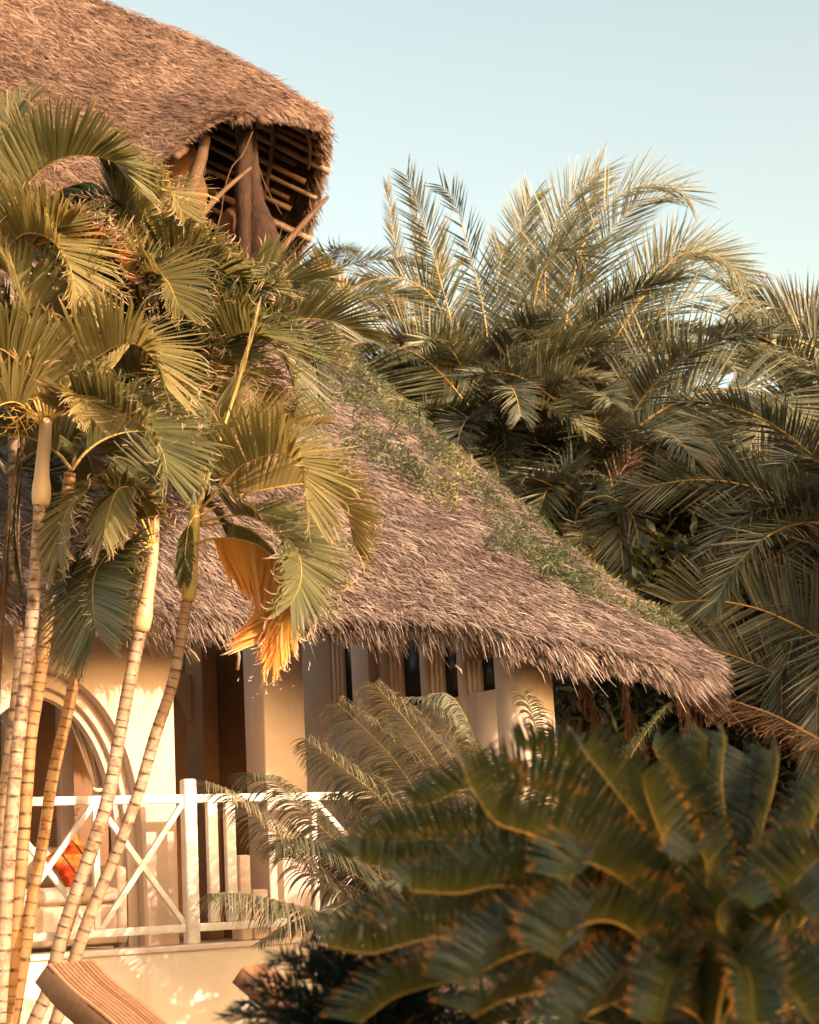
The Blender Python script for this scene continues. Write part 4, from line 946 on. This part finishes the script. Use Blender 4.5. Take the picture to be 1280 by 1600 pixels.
# ------------------------------------------------------------------ big dark cycad in the foreground
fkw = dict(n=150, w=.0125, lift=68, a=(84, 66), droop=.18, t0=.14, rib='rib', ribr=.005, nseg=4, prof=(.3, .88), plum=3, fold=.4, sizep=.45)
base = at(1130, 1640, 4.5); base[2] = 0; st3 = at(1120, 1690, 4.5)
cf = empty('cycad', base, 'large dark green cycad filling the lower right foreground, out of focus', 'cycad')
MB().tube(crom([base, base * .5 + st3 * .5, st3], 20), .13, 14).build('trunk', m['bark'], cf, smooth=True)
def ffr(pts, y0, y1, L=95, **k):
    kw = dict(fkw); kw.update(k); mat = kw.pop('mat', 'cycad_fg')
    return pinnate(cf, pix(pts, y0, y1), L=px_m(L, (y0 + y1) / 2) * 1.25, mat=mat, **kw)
ffr([(1120, 1700), (1100, 1570), (980, 1400), (890, 1331), (829, 1304), (775, 1285), (740, 1235), (722, 1195)], 4.5, 4.1)
ffr([(1120, 1700), (1100, 1575), (960, 1450), (866, 1410), (817, 1389), (768, 1386), (716, 1396), (640, 1392)], 4.5, 4.0)
ffr([(1120, 1700), (1100, 1570), (950, 1420), (860, 1380), (738, 1368), (640, 1366), (560, 1348)], 4.6, 4.3)
ffr([(1120, 1700), (1100, 1585), (1000, 1500), (850, 1462), (725, 1462), (652, 1471), (579, 1490), (515, 1480)], 4.5, 4.0)
ffr([(1120, 1700), (1100, 1590), (960, 1492), (890, 1478), (817, 1488), (752, 1520), (735, 1545)], 4.4, 3.8)
ffr([(1120, 1700), (1100, 1585), (1018, 1483), (963, 1443), (914, 1444), (878, 1471), (870, 1500)], 4.4, 3.7, 85)
ffr([(1120, 1700), (1105, 1575), (1050, 1450), (1006, 1402), (951, 1362), (905, 1348), (890, 1380)], 4.5, 3.9, 85)
ffr([(1120, 1700), (1105, 1565), (1060, 1400), (1030, 1331), (988, 1270), (945, 1215), (908, 1168)], 4.5, 4.3, 80)
ffr([(1120, 1700), (1110, 1565), (1070, 1400), (1048, 1343), (1024, 1282), (1008, 1235), (1004, 1210)], 4.5, 4.1, 60)
ffr([(1120, 1700), (1110, 1565), (1100, 1400), (1080, 1310), (1050, 1230), (1020, 1165)], 4.7, 4.6, 70, rnd0=-.3)
ffr([(1120, 1700), (1115, 1565), (1115, 1400), (1110, 1300), (1102, 1220), (1105, 1150)], 4.7, 4.7, 70, rnd0=-.3)
ffr([(1120, 1700), (1120, 1565), (1130, 1400), (1135, 1300), (1128, 1220), (1135, 1150)], 4.6, 4.7, 60, rnd0=-.2)
ffr([(1120, 1700), (1125, 1565), (1160, 1400), (1190, 1300), (1210, 1230), (1218, 1180)], 4.7, 4.8, 75, rnd0=-.3)
ffr([(1120, 1700), (1120, 1565), (1150, 1420), (1160, 1340), (1165, 1260), (1172, 1185)], 4.7, 4.9, 75, rnd0=-.25)
ffr([(1120, 1700), (1125, 1570), (1190, 1440), (1240, 1360), (1270, 1290), (1290, 1230)], 4.6, 4.6, 85)
ffr([(1120, 1700), (1110, 1570), (1100, 1440), (1105, 1360), (1090, 1330), (1072, 1350)], 4.4, 3.9, 60)
ffr([(1120, 1700), (1125, 1575), (1200, 1480), (1230, 1400), (1270, 1350), (1310, 1330)], 4.4, 4.2, 90)
ffr([(1120, 1700), (1130, 1580), (1190, 1500), (1215, 1440), (1240, 1420), (1270, 1440)], 4.3, 3.9, 80)
ffr([(1120, 1700), (1115, 1585), (1130, 1480), (1120, 1430), (1145, 1400), (1175, 1420)], 4.2, 3.8, 60)
ffr([(1120, 1700), (1100, 1595), (1000, 1540), (900, 1545), (800, 1560), (740, 1590)], 4.3, 3.8, 85)
ffr([(1120, 1700), (1100, 1600), (1010, 1560), (930, 1580), (880, 1620)], 4.2, 3.6, 80)
ffr([(1120, 1700), (1100, 1585), (930, 1520), (800, 1520), (640, 1550), (560, 1600)], 4.4, 4.1, 85)
ffr([(1120, 1700), (1130, 1595), (1180, 1530), (1230, 1540), (1270, 1600)], 4.2, 3.7, 85)
ffr([(1120, 1700), (1110, 1595), (1070, 1520), (1050, 1530), (1030, 1600)], 4.2, 3.7, 70)
ffr([(1120, 1700), (1120, 1595), (1140, 1510), (1170, 1520), (1180, 1600)], 4.1, 3.7, 70)
ffr([(1120, 1700), (1100, 1575), (1000, 1390), (930, 1300), (850, 1240), (760, 1225), (660, 1260)], 4.8, 4.7, 90, rnd0=-.15)
ffr([(1120, 1700), (1100, 1575), (980, 1420), (850, 1345), (740, 1315), (620, 1315), (545, 1345)], 4.8, 4.6, 90, rnd0=-.15)
ffr([(1120, 1700), (1105, 1570), (1020, 1360), (960, 1260), (880, 1190), (810, 1170)], 4.9, 4.9, 90, rnd0=-.1)
ffr([(1120, 1700), (1100, 1575), (940, 1470), (800, 1430), (650, 1430), (530, 1460)], 4.7, 4.4, 85, rnd0=-.2)
for q in range(30):
    az = (q * 137.5) % 360; inner = rng.random(); e0 = 80 - 75 * inner
    if 170 < az < 370: continue
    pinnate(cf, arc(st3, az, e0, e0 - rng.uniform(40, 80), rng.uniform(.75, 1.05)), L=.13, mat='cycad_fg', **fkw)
# ------------------------------------------------------------------ dark bush, lower middle
base = at(560, 1720, 5.2); base[2] = 0
bu = empty('dark_bush', base, 'dark blue-green fine leaved bush at the bottom centre, beside the second lounger', 'bush')
stb = at(590, 1640, 5.2)
MB().tube(crom([base, base * .5 + stb * .5, stb], 14), .07, 10).build('trunk', m['bark'], bu, smooth=True)
bkw = dict(n=60, w=.011, lift=20, a=(60, 35), droop=.1, t0=.12, rib='rib_brown', ribr=.005, nseg=3, prof=(.25, .92), plum=26, fold=.4)
for pts in ([(590, 1640), (530, 1590), (470, 1560), (410, 1560), (365, 1580)], [(590, 1640), (540, 1560), (490, 1510), (450, 1500), (420, 1510)], [(590, 1640), (560, 1540), (520, 1480), (490, 1468)], [(590, 1640), (580, 1540), (560, 1490), (530, 1470)], [(590, 1640), (520, 1610), (450, 1600), (390, 1610)], [(590, 1640), (600, 1540), (600, 1480)], [(590, 1640), (500, 1570), (430, 1530), (400, 1535)], [(590, 1640), (640, 1560), (650, 1500)], [(590, 1640), (520, 1560), (460, 1505), (425, 1490)], [(590, 1640), (490, 1590), (420, 1545), (385, 1540)], [(590, 1640), (500, 1610), (420, 1580), (350, 1590)], [(590, 1640), (540, 1620), (480, 1640), (420, 1660)]):
    pinnate(bu, pix(pts, 5.2, 5.0), L=px_m(46, 5.2), mat='bush', **bkw)
for q in range(44):
    e0 = rng.uniform(10, 80); pinnate(bu, arc(stb, q * 137.5, e0, e0 - rng.uniform(20, 60), rng.uniform(.25, .42)), L=.09, mat='bush', **bkw)

# ------------------------------------------------------------------ date palms
dkw = dict(n=135, w=.025, a=(60, 26), droop=.06, t0=.16, nseg=3, prof=(.28, .9), plum=16, fold=.55, lj=.12, ribr=.015, rib='rib', broken=2, sizep=.5)
def dfr(par, pts, y0, y1=None, L=85, mat='date', **k):
    kw = dict(dkw); kw.update(dict(lift=8, roll=68)); kw.update(k); yy = y0 if y1 is None else (y0 + y1) / 2
    return pinnate(par, pix(pts, y0, y1), L=px_m(L, yy) * 1.2, mat=mat, **kw)
def date_palm(x, y, Y, label, tr=.2):
    c = at(x, y, Y); b_ = c.copy(); b_[2] = 0
    e = empty('date_palm', b_, label, 'palm', 'date palms behind the thatched roofs')
    C, ln = resamp(np.array([b_, c * .5 + b_ * .5 + [.1, 0, 0], c]), 60); MB().tube(C, tr * (1 + .08 * np.sin(np.linspace(0, 120, 60))), 14).build('trunk', m['bark'], e, smooth=True)
    for k in range(14):                                    # cut frond bases round the crown
        az = rng.uniform(0, 6.28); d = np.array([math.cos(az), math.sin(az), 1.1]); p = c + np.array([math.cos(az), math.sin(az), 0]) * tr * .7 + Z * rng.uniform(-.7, .0)
        MB().tube(crom([p, p + d * .12, p + d * rng.uniform(.22, .4)], 6), np.linspace(.06, .03, 6), 6, squash=.5).build('frond_base', m['rust'], e)
    return e, c
m['rust'] = plainmat('frond_base_rust', (.28, .09, .035), (.42, .17, .07), 6, .7, .3, .3)
def fill(e, c, n, ln, L, az0=0, az1=360, e0=(75, 5), mat=('date', 'date_dark'), dy=0, Y=18):
    n = int(n * 1.7); L = L * 1.0
    for q in range(n):
        f = (q + .5) / n; el = e0[0] + (e0[1] - e0[0]) * f + rng.normal(0, 6); az = az0 + (az1 - az0) * ((q * .618) % 1)
        kw = dict(dkw); kw['rib'] = 'rib' if q % 3 else 'rib_green'
        pinnate(e, arc(c, az, el, el - rng.uniform(60, 110), ln * rng.uniform(.85, 1.15), side=rng.normal(0, 15)), L=L, lift=15, mat=mat[q % len(mat)], **kw)
# A: the tall one in the middle
dA, cA = date_palm(865, 690, 18.5, 'tall date palm in the middle, its top frond curling over right against the sky')
B_ = (865, 690)
dfr(dA, [B_, (872, 600), (885, 500), (905, 400), (945, 325), (1000, 290), (1050, 292), (1080, 312)], 18.5, 18.0, 88, n=80)
dfr(dA, [B_, (845, 600), (832, 510), (845, 430), (870, 392), (893, 388), (912, 410), (918, 450)], 18.5, 17.6, 78, 'date', n=74)
dfr(dA, [B_, (862, 560), (852, 430), (880, 330), (935, 268)], 18.6, 18.4, 92, n=90)
dfr(dA, [B_, (900, 520), (935, 400), (990, 325), (1045, 305)], 18.8, 18.6, 90, n=90)
dfr(dA, [(845, 690), (800, 570), (778, 460), (785, 390)], 18.6, 18.6, 84, n=80)
dfr(dA, [B_, (930, 580), (1000, 470), (1060, 400), (1120, 400), (1165, 440)], 18.3, 17.9, 90, n=84)
dfr(dA, [(855, 690), (835, 560), (815, 450), (812, 370), (830, 310)], 18.7, 18.9, 75)
dfr(dA, [(870, 690), (880, 560), (880, 450), (900, 350), (935, 290)], 18.9, 19.2, 75, 'date_dark')
dfr(dA, [B_, (920, 600), (960, 520), (1010, 455), (1060, 425), (1110, 425), (1150, 445)], 18.5, 18.2, 82, n=72)
dfr(dA, [B_, (940, 600), (1000, 520), (1070, 470), (1130, 465), (1180, 500)], 18.3, 17.8, 80, n=70)
dfr(dA, [(870, 695), (930, 590), (985, 480), (1040, 400), (1100, 395), (1170, 430)], 18.9, 18.9, 75, 'date_dark')
dfr(dA, [B_, (820, 640), (780, 600), (745, 600), (720, 630)], 18.3, 17.8, 70, 'date_dark')
dfr(dA, [B_, (850, 640), (835, 610), (815, 640), (812, 700)], 18.1, 17.5, 62, 'date')
dfr(dA, [B_, (880, 640), (905, 640), (925, 690), (935, 760)], 18.1, 17.3, 66, 'date_dark')
dfr(dA, [(860, 700), (858, 720), (856, 760), (862, 800), (875, 850)], 17.7, 17.2, 50, 'date_dark', lift=-20)
fill(dA, cA, 22, 2.3, .45, e0=(85, -10))
# B: left, against the sky, behind the roof
dB, cB = date_palm(750, 690, 17.4, 'date palm right of the creeper covered roof, one long frond arching left over it')
dfr(dB, [(752, 700), (745, 655), (720, 620), (690, 585), (650, 553), (600, 538), (560, 536), (530, 545)], 17.2, 16.6, 78, n=110, lift=8, plum=6)
dfr(dB, [(755, 690), (730, 600), (705, 500), (680, 410), (655, 330), (635, 275)], 17.5, 17.8, 66, n=74, plum=12)
dfr(dB, [(760, 690), (765, 600), (758, 500), (735, 400), (712, 320), (690, 290)], 17.7, 18.2, 62, 'date_dark', n=70)
dfr(dB, [(750, 690), (715, 560), (680, 470), (630, 435), (580, 438), (545, 455)], 17.8, 17.6, 62, 'date_dark', n=66)
dfr(dB, [(755, 700), (780, 660), (790, 700), (785, 760)], 17.0, 16.5, 60, 'date_dark')
dfr(dB, [(745, 700), (690, 640), (640, 590), (590, 590), (560, 620)], 17.5, 17.3, 66, 'date_dark')
fill(dB, cB, 20, 1.7, .42, e0=(80, -10))
# C: arch to the right
dC, cC = date_palm(945, 730, 17.2, 'date palm with a long yellow ribbed frond arching right above the dark undergrowth')
dfr(dC, [(942, 735), (975, 690), (1020, 650), (1075, 622), (1135, 608), (1190, 612), (1240, 640), (1280, 690), (1300, 740)], 17.0, 16.3, 92, n=120, lift=8, plum=6)
dfr(dC, [(942, 740), (1000, 700), (1060, 675), (1120, 690)], 17.0, 16.6, 80, 'date_dark')
dfr(dC, [(945, 735), (990, 640), (1040, 560), (1110, 520), (1180, 530), (1230, 570)], 17.5, 17.4, 85, n=74)
dfr(dC, [(940, 735), (925, 770), (945, 800), (965, 850)], 16.8, 16.2, 62, 'date')
fill(dC, cC, 16, 2.2, .46, e0=(60, -40))
# D: at the right edge
dD, cD = date_palm(1345, 720, 18.2, 'date palm at the right edge with grey-green fronds hanging back into the picture')
dfr(dD, [(1330, 640), (1290, 560), (1240, 530), (1190, 540), (1150, 580)], 18.0, 17.4, 80)
dfr(dD, [(1330, 640), (1270, 520), (1210, 480), (1160, 470)], 18.4, 18.4, 75, 'date_dark')
dfr(dD, [(1330, 650), (1270, 620), (1210, 640), (1170, 700)], 17.8, 17.2, 80)
fill(dD, cD, 20, 2.3, .46, e0=(70, -50), az0=80, az1=300)
# E: lower right, half in shade
dE_, cE = date_palm(1370, 860, 16.0, 'date palm low at the right edge whose long shaded fronds droop towards the roof corner', .22)
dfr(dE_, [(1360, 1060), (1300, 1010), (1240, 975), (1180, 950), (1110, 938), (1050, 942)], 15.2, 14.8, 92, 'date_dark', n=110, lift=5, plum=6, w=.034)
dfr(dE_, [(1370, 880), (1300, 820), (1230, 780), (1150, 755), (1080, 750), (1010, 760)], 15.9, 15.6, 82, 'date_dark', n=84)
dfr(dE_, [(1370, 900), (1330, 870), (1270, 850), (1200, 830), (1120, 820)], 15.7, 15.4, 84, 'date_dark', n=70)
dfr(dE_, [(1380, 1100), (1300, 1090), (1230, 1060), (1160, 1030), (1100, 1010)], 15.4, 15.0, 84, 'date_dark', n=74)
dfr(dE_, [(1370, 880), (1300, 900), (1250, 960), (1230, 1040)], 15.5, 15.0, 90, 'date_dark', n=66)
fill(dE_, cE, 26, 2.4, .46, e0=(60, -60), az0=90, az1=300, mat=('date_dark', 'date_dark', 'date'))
# F: small one below the arch, rusty
dF, cF = date_palm(935, 850, 16.6, 'small date palm with rusty edged fronds in the notch behind the roof hip', .12)
dfr(dF, [(940, 870), (905, 830), (905, 795), (945, 775), (985, 800), (1000, 850)], 16.4, 15.9, 48, 'date_dark', n=50, lift=5)
dfr(dF, [(940, 870), (950, 800), (965, 750), (985, 715)], 16.6, 16.6, 45, 'dry', n=44, w=.022)
dfr(dF, [(940, 870), (900, 810), (880, 760), (895, 720)], 16.6, 16.5, 50, 'date_dark', n=44)
fill(dF, cF, 8, 1.2, .3, e0=(60, -20))
# far, sunlit gold plumes
dG, cG = date_palm(640, 520, 25.0, 'distant golden tipped palm rising behind the left date palm against the sky', .14)
for pts in ([(640, 520), (625, 420), (612, 350), (605, 290)], [(645, 520), (655, 420), (652, 360), (645, 310)], [(640, 520), (600, 450), (570, 430)], [(645, 520), (690, 430), (720, 410)], [(640, 520), (670, 460), (690, 400), (690, 360)]):
    dfr(dG, pts, 25, 25, 34, 'palm_pale', n=44, a=(30, 15), plum=14)
dH, cH = date_palm(455, 500, 24.0, 'distant palm with one yellow frond tip showing between the upper roof and the sky', .14)
for pts, mt in (([(560, 490), (535, 455), (515, 425), (495, 400)], 'palm_pale'), ([(480, 520), (470, 450), (490, 430), (520, 440)], 'date'), ([(500, 520), (520, 470), (550, 460), (590, 470)], 'date'), ([(470, 520), (440, 450), (450, 420)], 'date_dark'), ([(520, 540), (560, 500), (600, 490), (640, 510)], 'date_dark')):
    dfr(dH, pts, 23.5, 23, 36, mt, n=44, a=(40, 18))
fill(dH, cH, 10, 2.0, .4, e0=(70, 0))
dI, cI = date_palm(1300, 520, 26, 'distant palm whose golden frond tips show at the right edge against the sky', .14)
for pts in ([(1330, 510), (1290, 480), (1250, 470), (1215, 480)], [(1330, 520), (1280, 500), (1240, 510)]): dfr(dI, pts, 26, 26, 26, 'palm_pale', n=44)
# dry fronds beside the roof tip
def dead(pts, Y, L, label, **k):
    e = empty('dead_palm_frond', at(pts[-1][0], pts[-1][1], Y), label, 'dead frond'); kw = dict(n=72, w=.022, lift=-15, a=(60, 25), droop=.5, mat='dry', rib='rib_brown', curl=1.5, nseg=5, ribr=.018, t0=.05, plum=6); kw.update(k)
    pinnate(e, pix(pts, Y), L=px_m(L, Y), **kw)
dead([(1340, 1190), (1270, 1150), (1210, 1118), (1160, 1100), (1110, 1085)], 14.6, 82, 'brown dead palm frond lying below the tip of the thatched roof at the right')
for i, (pts, lab) in enumerate((([(905, 1020), (915, 1070), (930, 1110), (935, 1160)], 'dead frond hanging in the dark under the eave nearest the wing wall'), ([(985, 1030), (975, 1080), (985, 1130), (980, 1180)], 'dead frond hanging in the dark under the eave in front of the yellowish cycad'), ([(1060, 1050), (1065, 1090), (1085, 1130), (1100, 1180)], 'dead frond hanging in the dark under the eave closest to the roof tip'))):
    dead(pts, 14.2 + .3 * i, 52, lab, a=(40, 20), droop=.9, plum=25, n=60)
# under growth
def leafcloud(name, boxes, n, mat, L, w, label, cat=None, kind='stuff', up_=.3):
    P = []
    for (x0, x1, y0, y1, Y0, Y1), q in boxes:
        k = int(n * q); P.append(np.array([at(a_, b_, c_) for a_, b_, c_ in zip(rng.uniform(x0, x1, k), rng.uniform(y0, y1, k), rng.uniform(Y0, Y1, k))]))
    P = np.vstack(P); k = lumps(P, 61, 2.2) > -.35; P = P[k]; mb = MB(); D = rng.normal(size=(len(P), 3)); D[:, 2] -= .3
    leaflets(mb, P, D, rng.normal(size=(len(P), 3)), L * rng.uniform(.6, 1.3, len(P)), w, 2, .4, 0, .3, None, .45); return tag(mb.build(name, m[mat]), label, cat, None, kind)
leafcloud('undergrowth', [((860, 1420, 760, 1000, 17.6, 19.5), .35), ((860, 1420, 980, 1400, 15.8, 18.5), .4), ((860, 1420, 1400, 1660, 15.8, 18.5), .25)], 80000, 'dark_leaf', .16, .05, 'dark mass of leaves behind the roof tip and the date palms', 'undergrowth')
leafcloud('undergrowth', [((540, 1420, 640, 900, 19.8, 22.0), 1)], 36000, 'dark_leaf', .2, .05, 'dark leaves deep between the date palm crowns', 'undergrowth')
sh = empty('broad_leaf_shrub', at(1060, 1000, 15.6) * np.array([1, 1, 0]), 'shrub with broad rounded grey-green leaves in the dark beside the roof hip', 'shrub')
k = 260; C = np.array([at(x, y, 15.6) for x, y in zip(rng.normal(1055, 32, k), rng.normal(905, 30, k))]); mb = MB()
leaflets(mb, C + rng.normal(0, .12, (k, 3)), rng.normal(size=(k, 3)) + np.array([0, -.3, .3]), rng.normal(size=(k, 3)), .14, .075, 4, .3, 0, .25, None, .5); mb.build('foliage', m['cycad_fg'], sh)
for q in range(5):
    p1 = at(1040 + q * 12, 880 + q * 8, 15.6); MB().tube(crom([np.array(sh.location), np.array(sh.location) * .5 + p1 * .5, p1], 10), .015, 6).build('stem', m['bark'], sh)

for (x, y, Y, lab) in ((760, 1560, 6.6, 'dark low bush behind the left fronds of the large dark cycad'), (1010, 1480, 6.9, 'dark low bush behind the middle of the large dark cycad'), (1240, 1420, 7.2, 'dark low bush behind the right side of the large dark cycad')):
    c = at(x, y, Y); b_ = c * np.array([1, 1, 0]); e = empty('dark_bush', b_, lab, 'bush'); n = 5200
    D = nrm(rng.normal(size=(n, 3))); D[:, 2] = np.abs(D[:, 2]) * 1.0; P = b_ + np.array([0, 0, c[2] * .45]) + D * np.array([.5, .4, max(c[2] * .5, .3)]) * rng.random((n, 1)) ** .4
    P[:, 2] -= rng.random(n) ** 2 * c[2] * .5; mb = MB(); leaflets(mb, P, D + rng.normal(0, .6, (n, 3)) + [0, 0, .4], rng.normal(size=(n, 3)), .11, .03, 3, .3, 0, .3, None, .45); mb.build('foliage', m['dark_leaf'], e)
    for q in range(5): MB().tube(crom([b_, b_ * .6 + c * .4 + rng.normal(0, .05, 3), c + rng.normal(0, .15, 3)], 8), np.linspace(.025, .008, 8), 6).build('stem', m['bark'], e)
def shade_tree(c, r_, n, label, L=.16):  # unseen tree, added only to cast shade into the view
    c = np.array(c, float); b_ = c * np.array([1, 1, 0]); e = empty('added_shade_tree', b_, label, 'tree')
    MB().tube(crom([b_, b_ + [0.1, 0, c[2] * .5], c], 20), np.linspace(.16, .07, 20), 12).build('trunk', m['bark'], e, smooth=True)
    for q in range(9):
        d = nrm(rng.normal(size=3) + [0, 0, .4]); MB().tube(crom([c - [0, 0, r_ * .6], c + d * r_ * .4, c + d * r_ * .85], 10), np.linspace(.06, .012, 10), 6).build('limb', m['bark'], e)
    D = nrm(rng.normal(size=(n, 3))); P = c + D * r_ * rng.random((n, 1)) ** .4 * np.array([1, 1, .8]); P = P[lumps(P, 71, 2.5 / r_) > -.45]; mb = MB()
    leaflets(mb, P, rng.normal(size=P.shape), rng.normal(size=P.shape), L, L * .45, 2, .3, 0, .3, None, .45); mb.build('crown', m['dark_leaf'], e)
shade_tree((5.35, .95, 3.5), 1.85, 9500, 'leafy tree added out of view to shade the large dark cycad')
shade_tree((10.8, 10.0, 6.2), 3.0, 26000, 'large leafy tree added outside the picture to shade the undergrowth by the roof tip', .25)
# ------------------------------------------------------------------ wooden loungers
def lounger(edge, wdir_px, Y, label, far=None, seg=26, thick=.025, nsl=0):
    pass
def make_lounger(P, wid, label, slats, rail_drop):
    """P: side profile (3-D points of the near edge, head end first); wid: vector across"""
    C, ln = resamp(P, 60); e = empty('sun_lounger', [C[-1][0], C[-1][1], 0], label, 'sun lounger', 'slatted wooden sun loungers by the terrace wall')
    T = tang(C); Nn_ = nrm(np.cross(wid, T)); 
    if Nn_[0, 2] < 0: Nn_ = -Nn_
    wl = np.linalg.norm(wid); wv = wid / wl; sw = wl / slats
    for k in range(slats):
        mb = MB(); a_ = wv * (k * sw + sw * .17); b_ = wv * (k + 1) * sw - wv * sw * .17; th_ = .004
        G = np.stack([C + a_ + Nn_ * .0, C + a_ + Nn_ * th_, C + b_ + Nn_ * th_, C + b_, C + a_], 1)
        mb.grid(G, a=rng.random()); mb.add(G[0, :4], [[0, 1, 2, 3]]); mb.add(G[-1, :4], [[3, 2, 1, 0]]); mb.build('slat', m['wood'], e)
    G = np.stack([C - Nn_ * .006 + wv * .004, C - Nn_ * .006 + wv * (wl - .004), C - Nn_ * .012 + wv * (wl - .004), C - Nn_ * .012 + wv * .004, C - Nn_ * .006 + wv * .004], 1); MB().grid(G).build('slat_gap_shade', m['bark'], e)  # dark sheet standing in for the shade between the slats
    for q, w0 in ((0, .004), (1, wl - .034)):
        mb = MB(); a_ = wv * w0; b_ = wv * (w0 + .03); dp = rail_drop
        lo = C - Nn_ * np.linspace(dp, dp * 1.5, 60)[:, None]
        G = np.stack([C + a_ - Nn_ * .002, C + b_ - Nn_ * .002, lo + b_, lo + a_, C + a_ - Nn_ * .002], 1); mb.grid(G, a=.3); mb.add(G[0, :4], [[3, 2, 1, 0]]); mb.add(G[-1, :4], [[0, 1, 2, 3]]); mb.build('side_rail', m['wood'], e)
    c0 = C[1] - Nn_[0] * .055; mb = MB(); mb.bar(c0 + wv * .052, c0 + wv * (wl - .052), .03, .05, up=tuple(Nn_[0])); mb.build('head_rail', m['wood'], e, bevel=.003)
    # the flat seat and the legs, below the picture
    for k in (0, 1):
        p = C[-1] + wv * (.03 + k * (wl - .08)); mb = MB(); mb.bar(p - Nn_[-1] * .04, np.array([p[0], p[1], 0]), .05, .04, up=(1, 0, 0)); mb.build('leg', m['wood'], e, bevel=.004)
    return e
Yl = 8.6
P = pix([(74, 1507), (110, 1545), (160, 1585), (215, 1632), (290, 1690), (380, 1735)], Yl, Yl - .5)
far_ = at(146, 1500, Yl + .6) - at(74, 1507, Yl)
make_lounger(P, far_, 'slatted wooden sun lounger with its curved backrest raised, in front of the palm trunks', 11, .10)
P = pix([(378, 1512), (420, 1545), (470, 1585), (530, 1640), (620, 1700)], 9.6, 9.3)
make_lounger(P, at(412, 1506, 10.2) - at(378, 1512, 9.6), 'second wooden sun lounger, only its raised head end showing beside the dark bush', 11, .09)

# ------------------------------------------------------------------ sky, sun, render
SAZ, SEL = R(52), R(18)                  # sun to the right, behind the camera
Sd = np.array([math.sin(SAZ) * math.cos(SEL), -math.cos(SAZ) * math.cos(SEL), math.sin(SEL)])
su = bpy.data.lights.new('sun', 'SUN'); su.energy = 2.7; su.angle = R(.6); su.color = (1, .775, .625)
so = bpy.data.objects.new('sun', su); COL.objects.link(so); so.rotation_euler = Vector(Sd).to_track_quat('Z', 'Y').to_euler(); so.location = (20, -20, 20)
w = bpy.data.worlds.new('World'); scene.world = w; w.use_nodes = True; nt = w.node_tree; nt.nodes.clear()
sky = nt.nodes.new('ShaderNodeTexSky'); sky.sky_type = 'NISHITA'; sky.sun_disc = False; sky.sun_elevation = SEL; sky.sun_rotation = math.pi - SAZ; sky.air_density = 1.0; sky.dust_density = 3.0; sky.ozone_density = 1.0
tint = nt.nodes.new('ShaderNodeMix'); tint.data_type = 'RGBA'; tint.blend_type = 'MULTIPLY'; tint.inputs[0].default_value = 1; tint.inputs[7].default_value = (1.50, 1.18, .78, 1)
bg = nt.nodes.new('ShaderNodeBackground'); bg.inputs[1].default_value = .15; ow = nt.nodes.new('ShaderNodeOutputWorld')
nt.links.new(sky.outputs[0], tint.inputs[6]); nt.links.new(tint.outputs[2], bg.inputs[0]); nt.links.new(bg.outputs[0], ow.inputs[0])
scene.view_settings.view_transform = 'Standard'; scene.view_settings.look = 'None'; scene.view_settings.exposure = 1.42; scene.view_settings.gamma = 1
scene.render.engine = 'CYCLES'; scene.cycles.use_denoising = True; scene.cycles.max_bounces = 6; scene.cycles.transparent_max_bounces = 4
scene.cycles.diffuse_bounces = 4; scene.cycles.sample_clamp_indirect = 6
